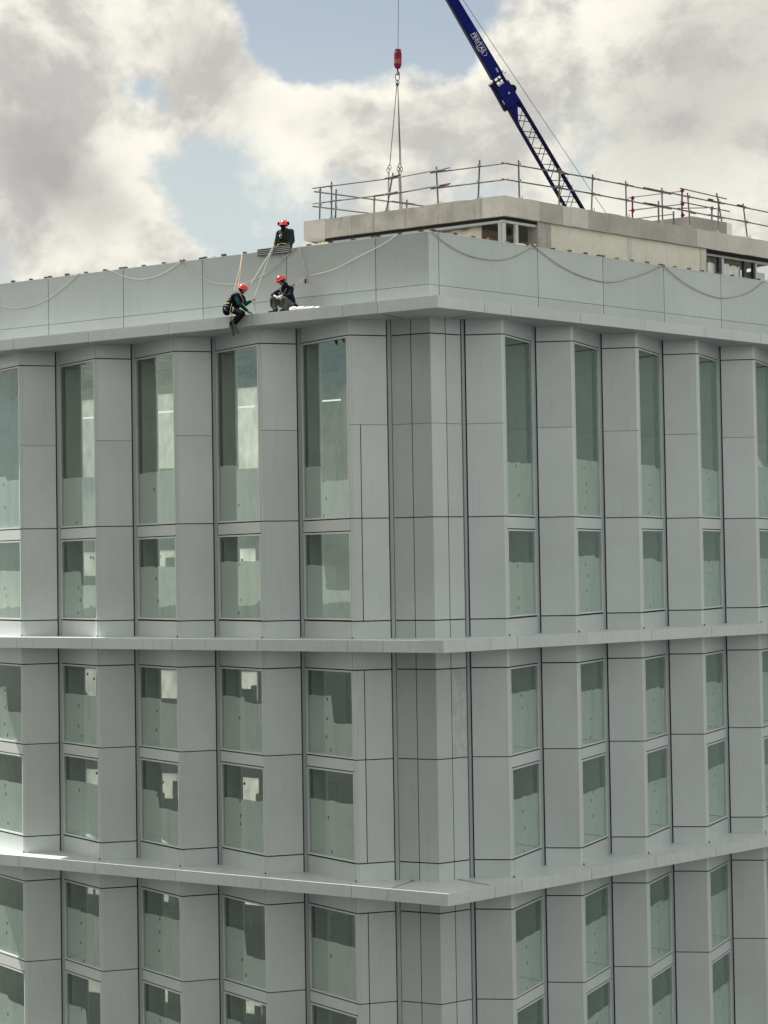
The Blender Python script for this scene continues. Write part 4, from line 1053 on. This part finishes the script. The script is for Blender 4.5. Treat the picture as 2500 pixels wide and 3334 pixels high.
def helmet(c, f, u, s, parent, muffs=False):
    """climbing-style helmet: shell with rim, two ridges, vents, lining band and chin strap"""
    c = Vector(c) + u * .022 - f * .006; rx, ry, rz = .134, .160, .148
    n, m = 28, 9; vs = []; fs = []
    for j in range(m + 1):
        ph = math.pi / 2 * j / m
        for k in range(n):
            th = 2 * math.pi * k / n
            x = math.cos(th) * math.cos(ph); y = math.sin(th) * math.cos(ph); z = math.sin(ph)
            drop = -.012 - .022 * max(0, -y) * math.cos(ph) + .010 * max(0, y)
            brim = 1 + (.10 if j == 0 and y > .3 else .035 if j == 0 else 0)
            ridge = 1 + .030 * math.exp(-((x / .16) ** 2)) * (1 if z > .15 else 0) + .012 * math.cos(6 * x) * z
            vs.append(c + s * x * rx * brim * ridge + f * y * ry * brim * ridge + u * (z * rz * ridge + drop))
    for j in range(m):
        for k in range(n): fs.append((j * n + k, j * n + (k + 1) % n, (j + 1) * n + (k + 1) % n, (j + 1) * n + k))
    h = build('helmet', MB().add(vs, fs), 'helmet', parent, smooth=True)
    sd = h.modifiers.new('t', 'SOLIDIFY'); sd.thickness = .006
    rim = MB().tube([vs[k] for k in range(n)], .007, 6, closed=True); build('helmet_rim', rim, 'helmet_lite', h, smooth=True)
    for q in (-1, 1):
        arc = []
        for t in range(9):
            a = .35 + t * .27
            arc.append(c + s * q * rx * .62 + f * ry * .86 * math.cos(a) + u * (rz * .86 * math.sin(a) + .006))
        build('helmet_ridge', MB().tube(arc, .010, 6), 'helmet_lite', h, smooth=True)
        ln = [c + s * q * .100 + f * (.075 - .03 * t) - u * (.030 + .012 * (t % 2)) for t in range(6)]
        build('helmet_lining', MB().tube(ln, .022, 6), 'black', h, smooth=True)
        build('chin_strap', MB().tube(smooth_path([c + s * q * .098 + f * .02 - u * .04, c + s * q * .085 + f * .045 - u * .095, c + s * q * .04 + f * .065 - u * .135, c + f * .070 - u * .142]), .007, 5), 'black', h)
        if muffs:
            build('ear_muff', MB().lathe(c + s * q * .135 - f * .01 + u * .020, s * q, [(.03, -.02), (.052, -.01), (.056, .015), (.048, .038), (.02, .046)], 14), 'black', h, smooth=True)
            build('muff_arm', MB().tube([c + s * q * .112 + u * .02, c + s * q * .14 + u * .02], .010, 6), 'black', h)
    return h
def straps(S, lines, mat, parent, name='harness_strap', r=.014):
    for pts in lines: build(name, MB().tube(smooth_path([Vector(p) for p in pts], 4), r, 6), mat, parent, smooth=True)
def LP(u, v, z): return LS.P(u, v, z)
def A3(S=LS): return S
UP = Vector((0, 0, 1))

def worker_hanging():
    o = empty('person', LP(6.6, -.2, 9.15), 'person in coral helmet and green sleeves hanging off the ledge edge, legs dangling', 'person', 'workers on the facade')
    hc = LP(6.345, -.06, 10.455); face = (-LS.d * .93 - LS.n * .12 - UP * .38)
    hg, f, u, s = head(hc, face, UP * .9 - LS.d * .30)
    neck = LP(6.42, -.06, 10.31); chest = LP(6.50, -.08, 10.17); pel = LP(6.70, -.10, 9.92)
    shN, shF = LP(6.47, -.26, 10.215), LP(6.46, .12, 10.225)
    hipN, hipF = LP(6.69, -.20, 9.885), LP(6.69, .01, 9.885)
    knN, knF = LP(6.19, -.31, 9.70), LP(6.36, -.14, 9.73)
    anN, anF = LP(6.47, -.31, 9.425), LP(6.68, -.17, 9.43)
    toN, toF = LP(6.365, -.33, 9.20), LP(6.60, -.19, 9.16)
    elN, elF = LP(6.275, -.33, 9.97), LP(6.45, .24, 10.06)
    wrN, wrF = LP(6.155, -.10, 9.79), LP(6.27, .29, 10.15)
    body = hg + [[(hc - UP * .05, .05), (neck, .052)], [(neck, .052), (chest, .07)]] + [[(chest, .07), (pel, .07)], [(shN, .035), (shF, .035), (pel, .06)]]
    body += limb((shN, .048), (elN, .038), (wrN, .028)) + limb((shF, .048), (elF, .038), (wrF, .028))
    body += limb((hipN, .06), (knN, .045), (anN, .03), (anN.lerp(toN, .7), .02)) + limb((hipF, .06), (knF, .045), (anF, .03), (anF.lerp(toF, .7), .02))
    body += hand(wrF, (LP(6.215, .30, 10.185) - wrF), -LS.d * .4 - UP * .9, .75)
    body += hand(wrN, (LP(6.09, .02, 9.735) - wrN), -UP, .12)
    b = organic('body', body, 'skin', o, .009, 2)
    face_details(hc, f, u, s, b)
    beard = [[(hc + f * .045 - u * .08, .045), (hc + f * .02 - u * .06 + s * .04, .035), (hc + f * .02 - u * .06 - s * .04, .035)]]
    organic('beard', beard, 'hair', o, .008, 2)
    organic('hair', [[(hc - f * .05 + u * .0, .082), (hc - f * .03 - u * .035, .075)]], 'hair', o, .010, 2)
    organic('shirt', [[(neck - UP * .03, .062), (shN, .062), (shF, .062)], [(shN, .068), (shF, .068), (chest, .13)], [(chest, .135), (pel + UP * .05, .13)]]
            + limb((shN, .066), (elN, .055), (wrN + (elN - wrN) * .12, .042)) + limb((shF, .066), (elF, .055), (wrF + (elF - wrF) * .25, .042)), 'green', o, .012, 3, .02)
    organic('vest', [[(neck - UP * .06, .060), (shN + LS.d * .03, .075), (shF + LS.d * .03, .07)], [(shN + LS.d * .05, .07), (shF + LS.d * .05, .07), (chest + LS.d * .02, .142)], [(chest + LS.d * .02, .145), (pel + UP * .06, .15)]], 'navy', o, .012, 3, .015)
    organic('trousers', [[(pel, .135), (hipN, .105), (hipF, .105)]] + limb((hipN, .105), (knN, .078), (anN, .055)) + limb((hipF, .10), (knF, .076), (anF, .055)), 'black', o, .012, 3, .025)
    for an, to in ((anN, toN), (anF, toF)):
        dd = (to - an).normalized()
        organic('boot', [[(an - dd * .06, .052), (an + dd * .02, .055)], [(an + dd * .02 + LS.d * .02, .052), (to - dd * .05, .046)], [(to - dd * .06, .045), (to + dd * .03, .036)], [(an + LS.d * .05 + dd * .01, .03), (to + LS.d * .01, .022)]], 'boot', o, .009, 3)
    organic('glove', hand(wrN, (LP(6.09, .02, 9.735) - wrN), -UP, .12) + [[(wrN, .034), (wrN + (elN - wrN) * .15, .04)]], 'glove_grey', o, .0065, 1).scale = (1.06, 1.06, 1.06)
    bag = organic('hip_bag', [[(LP(6.76, -.28, 9.90), .105), (LP(6.66, -.34, 9.84), .10), (LP(6.80, -.22, 9.83), .10), (LP(6.70, -.33, 9.80), .09)]], 'navy', o, .012, 3, .03)
    straps(LS, [[LP(6.78, -.38, 9.92), LP(6.70, -.455, 9.86), LP(6.62, -.45, 9.79)], [LP(6.88, -.20, 9.97), LP(6.80, -.36, 9.98), LP(6.66, -.42, 9.95)]], 'strap', bag, 'bag_strap', .008)
    hb = [[LP(6.60, -.29, 10.22), LP(6.66, -.26, 10.13), LP(6.76, -.24, 10.00), LP(6.84, -.22, 9.90)], [LP(6.60, .02, 10.24), LP(6.70, -.02, 10.12), LP(6.80, -.05, 9.98)], [LP(6.62, -.15, 10.235), LP(6.72, -.15, 10.13), LP(6.83, -.15, 9.99)]]
    straps(LS, hb, 'strap', o, r=.020)
    straps(LS, [[LP(6.84, -.20, 10.04), LP(6.76, -.28, 10.045), LP(6.64, -.315, 10.03)]], 'yellow', o, 'yellow_strap', .022)
    straps(LS, [[LP(6.50, -.345, 9.90), LP(6.44, -.40, 9.84), LP(6.47, -.41, 9.77)]], 'yellow', o, 'yellow_strap', .016)
    straps(LS, [[LP(6.52, -.36, 10.0), LP(6.54, -.40, 9.86), LP(6.55, -.42, 9.72)], [LP(6.60, -.40, 9.80), LP(6.52, -.42, 9.74), LP(6.46, -.41, 9.70)]], 'strap', o, 'gear_cord', .010)
    for p in (LP(6.645, -.31, 10.20), LP(6.70, -.28, 10.15), LP(6.86, -.26, 9.97), LP(6.53, -.42, 9.70)): build('buckle', MB().obox(p, LS.d * .03, LS.n * .012, UP * .022), 'metal', o)
    build('gear_loop', ring(LP(6.49, -.45, 9.55), .018, .055, .008), 'black', o, smooth=True)
    build('gear_loop', MB().tube([LP(6.50, -.43, 9.70), LP(6.49, -.45, 9.60)], .008, 5), 'strap', o)
    straps(LS, [[LP(6.90, -.10, 9.95), LP(6.98, -.08, 9.92), LP(7.03, -.05, 9.88)]], 'black', o, 'gear_tail', .012)
    straps(LS, [[LP(6.36, -.17, 10.30), LP(6.29, -.20, 10.20), LP(6.27, -.15, 10.08), LP(6.29, -.2, 9.98)]], 'rope_tan', o, 'neck_cord', .008)
    helmet(hc, f, u, s, o)

def worker_crouching():
    o = empty('person', LP(5.33, .6, 9.707), 'person in coral helmet and dark jacket crouching on the ledge against the parapet', 'person', 'workers on the facade')
    hc = LP(5.51, .70, 10.72); face = (LS.d * .78 - LS.n * .55 - UP * .45)
    hg, f, u, s = head(hc, face, UP * .9 + LS.d * .28 - LS.n * .2)
    neck = LP(5.43, .76, 10.585); chest = LP(5.38, .80, 10.36); pel = LP(5.30, .86, 9.96)
    shR, shL = LP(5.22, .78, 10.47), LP(5.58, .90, 10.49)
    hipR, hipL = LP(5.19, .80, 9.93), LP(5.38, .90, 9.93)
    knR, knL = LP(5.21, .38, 10.10), LP(5.68, .52, 10.17)
    anR, anL = LP(5.17, .34, 9.80), LP(5.53, .42, 9.80)
    elR, elL = LP(5.13, .58, 10.22), LP(5.76, .66, 10.31)
    wrR, wrL = LP(5.33, .45, 10.22), LP(5.58, .46, 10.24)
    body = hg + [[(hc - UP * .05, .05), (neck, .055)], [(neck, .055), (chest, .07)], [(chest, .08), (pel, .08)], [(shR, .04), (shL, .04), (chest, .07)]]
    body += limb((shR, .05), (elR, .038), (wrR, .028)) + limb((shL, .05), (elL, .038), (wrL, .028)) + limb((hipR, .08), (knR, .052), (anR, .038)) + limb((hipL, .08), (knL, .052), (anL, .038))
    fR = (anR - knR); toeR, toeL = LP(5.19, .17, 9.74), LP(5.62, .24, 9.74)
    body += [[(anR, .03), (anR.lerp(toeR, .7), .018)], [(anL, .03), (anL.lerp(toeL, .7), .018)]]
    hR = hand(wrR, (LP(5.45, .40, 10.20) - wrR), -UP * .6 + LS.n * .3, .55); hL = hand(wrL, (LP(5.47, .41, 10.215) - wrL), -UP * .7, .6)
    body += hR + hL
    b = organic('body', body, 'skin', o, .009, 2); face_details(hc, f, u, s, b)
    organic('hair', [[(hc - f * .05, .083), (hc - f * .035 - u * .05, .075)]], 'hair', o, .010, 2)
    organic('jacket', [[(neck - UP * .04, .068), (shR, .07), (shL, .07)], [(shR, .075), (shL, .075), (chest, .145)], [(chest, .150), (pel + UP * .03, .155)], [(neck - UP * .01 - f * .02, .075), (neck - UP * .06, .07)]]
            + limb((shR, .075), (elR, .062), (wrR + (elR - wrR) * .2, .05)) + limb((shL, .075), (elL, .062), (wrL + (elL - wrL) * .2, .05)), 'navy', o, .012, 3, .025)
    organic('trousers', [[(pel, .14), (hipR, .105), (hipL, .105)]] + limb((hipR, .105), (knR, .085), (anR - (anR - knR) * .12, .072)) + limb((hipL, .105), (knL, .085), (anL - (anL - knL) * .12, .072)), 'olive', o, .012, 3, .028)
    for kn, an, nm in ((knR, anR, 0), (knL, anL, 1)):
        q = kn + (an - kn) * .22 - LS.n * .055 + (LS.d * .02 if nm else Vector())
        organic('knee_pad', [[(q + UP * .06, .045), (q - UP * .12, .045), (q + UP * .03 + LS.n * .03, .06)]], 'kneepad', o, .010, 3)
    for an, to in ((anR, toeR), (anL, toeL)):
        organic('boot', [[(an - UP * .02, .058), (an - UP * .035 + LS.n * .03, .052)], [(an - UP * .04, .048), (to + UP * .005, .038)], [(an + UP * .04, .055), (an - UP * .02, .055)]], 'black', o, .009, 3)
    g1 = organic('glove', hR + [[(wrR, .036), (wrR + (elR - wrR) * .22, .044)]], 'glove', o, .0065, 1); g1.scale = (1.07, 1.07, 1.07)
    g2 = organic('glove', hL + [[(wrL, .036), (wrL + (elL - wrL) * .2, .044)]], 'glove', o, .0065, 1); g2.scale = (1.07, 1.07, 1.07)
    straps(LS, [[LP(5.56, .74, 10.50), LP(5.50, .66, 10.42), LP(5.44, .62, 10.30)], [LP(5.28, .63, 10.46), LP(5.36, .63, 10.36), LP(5.46, .62, 10.27)], [LP(5.16, .66, 10.10), LP(5.27, .62, 10.12), LP(5.40, .65, 10.16)]], 'strap', o, r=.012)
    straps(LS, [[LP(5.08, .75, 10.06), LP(5.02, .72, 9.96), LP(5.02, .70, 9.85)], [LP(5.12, .70, 10.05), LP(5.06, .62, 9.92), LP(5.10, .62, 9.80)]], 'strap', o, 'gear_cord', .010)
    organic('hip_bag', [[(LP(5.06, .76, 9.92), .075), (LP(5.08, .74, 9.80), .085)]], 'navy', o, .012, 3, .02)
    for p in (LP(5.50, .62, 10.45), LP(5.52, .60, 10.35), LP(5.47, .60, 10.27)): build('buckle', MB().obox(p, LS.d * .022, LS.n * .01, UP * .018), 'metal', o)
    straps(LS, [[LP(5.20, .82, 10.56), LP(5.16, .86, 10.60), LP(5.13, .86, 10.54)]], 'black', o, 'back_loop', .013)
    helmet(hc, f, u, s, o)

def worker_standing():
    o = empty('person', LP(6.22, 2.05, 11.05), 'person in dark jacket and helmet with ear muffs standing behind the parapet, back turned', 'person', 'workers on the facade')
    hc = LP(6.255, 2.03, 12.645); face = LS.n * .9 + LS.d * .35
    hg, f, u, s = head(hc, face, UP)
    neck = LP(6.235, 2.05, 12.50); chest = LP(6.22, 2.05, 12.28); pel = LP(6.22, 2.05, 11.98)
    shR, shL = LP(6.015, 2.05, 12.415), LP(6.425, 2.05, 12.415)
    elR, elL = LP(5.945, 2.0, 12.13), LP(6.50, 2.02, 12.12)
    wrR, wrL = LP(5.94, 1.80, 11.94), LP(6.49, 1.86, 11.90)
    hipR, hipL = LP(6.12, 2.05, 11.95), LP(6.32, 2.05, 11.95)
    knR, knL = LP(6.11, 2.03, 11.52), LP(6.33, 2.03, 11.52); anR, anL = LP(6.11, 2.06, 11.13), LP(6.33, 2.06, 11.13)
    toR, toL = LP(6.09, 2.24, 11.08), LP(6.36, 2.24, 11.08)
    body = hg + [[(hc - UP * .05, .052), (neck, .055)], [(neck, .055), (chest, .08)], [(shR, .04), (shL, .04), (chest, .07)], [(chest, .08), (pel, .08)]]
    body += limb((shR, .05), (elR, .04), (wrR, .029)) + limb((shL, .05), (elL, .04), (wrL, .029)) + limb((hipR, .08), (knR, .055), (anR, .03), (anR.lerp(toR, .7), .018)) + limb((hipL, .08), (knL, .055), (anL, .03), (anL.lerp(toL, .7), .018))
    body += hand(wrR, (LP(5.925, 1.62, 11.86) - wrR), -UP, .3) + hand(wrL, (LP(6.47, 1.68, 11.84) - wrL), -UP, .3)
    b = organic('body', body, 'skin', o, .009, 2); face_details(hc, f, u, s, b)
    organic('hair', [[(hc - f * .045, .083), (hc - f * .05 - u * .09, .07)], [(hc - f * .06 - u * .08, .06), (hc - f * .09 - u * .22, .05)]], 'black', o, .010, 2)
    organic('jacket', [[(neck - UP * .03, .062), (shR, .075), (shL, .075)], [(shR, .08), (shL, .08), (chest, .15)], [(shR - UP * .10 + LS.d * .02, .09), (shL - UP * .10 - LS.d * .02, .09), (hipR + LS.d * .0 - UP * .04, .105), (hipL - UP * .04, .105)],
            [(neck - LS.n * .05 - UP * .02 + LS.d * .05, .05), (neck - LS.n * .05 - UP * .03 - LS.d * .11, .055)]]
            + limb((shR, .085), (elR, .072), (wrR + (elR - wrR) * .12, .052)) + limb((shL, .085), (elL, .072), (wrL + (elL - wrL) * .1, .052)), 'charcoal', o, .012, 3, .03)
    organic('trousers', [[(hipR, .11), (hipL, .11)]] + limb((hipR, .11), (knR, .085), (anR, .06)) + limb((hipL, .11), (knL, .085), (anL, .06)), 'black', o, .014, 3, .02)
    for an, to in ((anR, toR), (anL, toL)): organic('boot', [[(an, .055), (an - UP * .03, .05)], [(an - UP * .035, .045), (to, .036)]], 'boot', o, .010, 3)
    bk = 1.865
    straps(LS, [[LP(6.40, bk + .02, 12.43), LP(6.30, bk - .01, 12.33), LP(6.24, bk - .02, 12.24), LP(6.20, bk - .015, 12.10), LP(6.14, bk, 11.98)], [LP(6.04, bk + .02, 12.43), LP(6.16, bk - .01, 12.33), LP(6.24, bk - .02, 12.24), LP(6.28, bk - .015, 12.10), LP(6.34, bk, 11.98)]], 'black', o, r=.024)
    straps(LS, [[LP(6.44, bk + .04, 11.98), LP(6.36, bk - .01, 12.03), LP(6.27, bk - .02, 12.05)], [LP(6.24, bk - .02, 12.075), LP(6.16, bk - .02, 12.05), LP(6.04, bk + .02, 12.035)]], 'yellow', o, 'yellow_strap', .017)
    straps(LS, [[LP(6.48, bk + .05, 11.93), LP(6.24, bk - .04, 11.96), LP(6.0, bk + .04, 11.95)]], 'black', o, 'waist_belt', .035)
    build('back_ring', ring(LP(6.235, bk - .045, 12.25), .028, .03, .006), 'metal', o, smooth=True)
    build('back_pad', MB().tube([LP(6.275, bk - .03, 12.305), LP(6.235, bk - .045, 12.32), LP(6.195, bk - .03, 12.30)], .013, 6), 'metal', o)
    helmet(hc, f, u, s, o, muffs=True)
worker_hanging(); worker_crouching(); worker_standing()

# white plastic bags on the ledge
def bag(u, v, w, h, label):
    c = LP(u, v, 9.71); gs = []
    rnd = random.Random(int(u * 100))
    for k in range(5):
        p = c + LS.d * rnd.uniform(-w, w) + LS.n * rnd.uniform(-.08, .08); gs.append([(p + UP * h * .45, (.09, .09, h * .45)), (p + LS.d * .10 + UP * h * .40, (.08, .08, h * .4))])
    organic('plastic_bag', gs, 'bag', None, .014, 3, .05, label=label, cat='bag', group='white bags on the ledge')
bag(4.70, .36, .15, .16, 'crumpled white plastic bag on the ledge right beside the crouching worker')
bag(4.22, .36, .14, .11, 'flatter crumpled white plastic bag on the ledge nearer the corner')
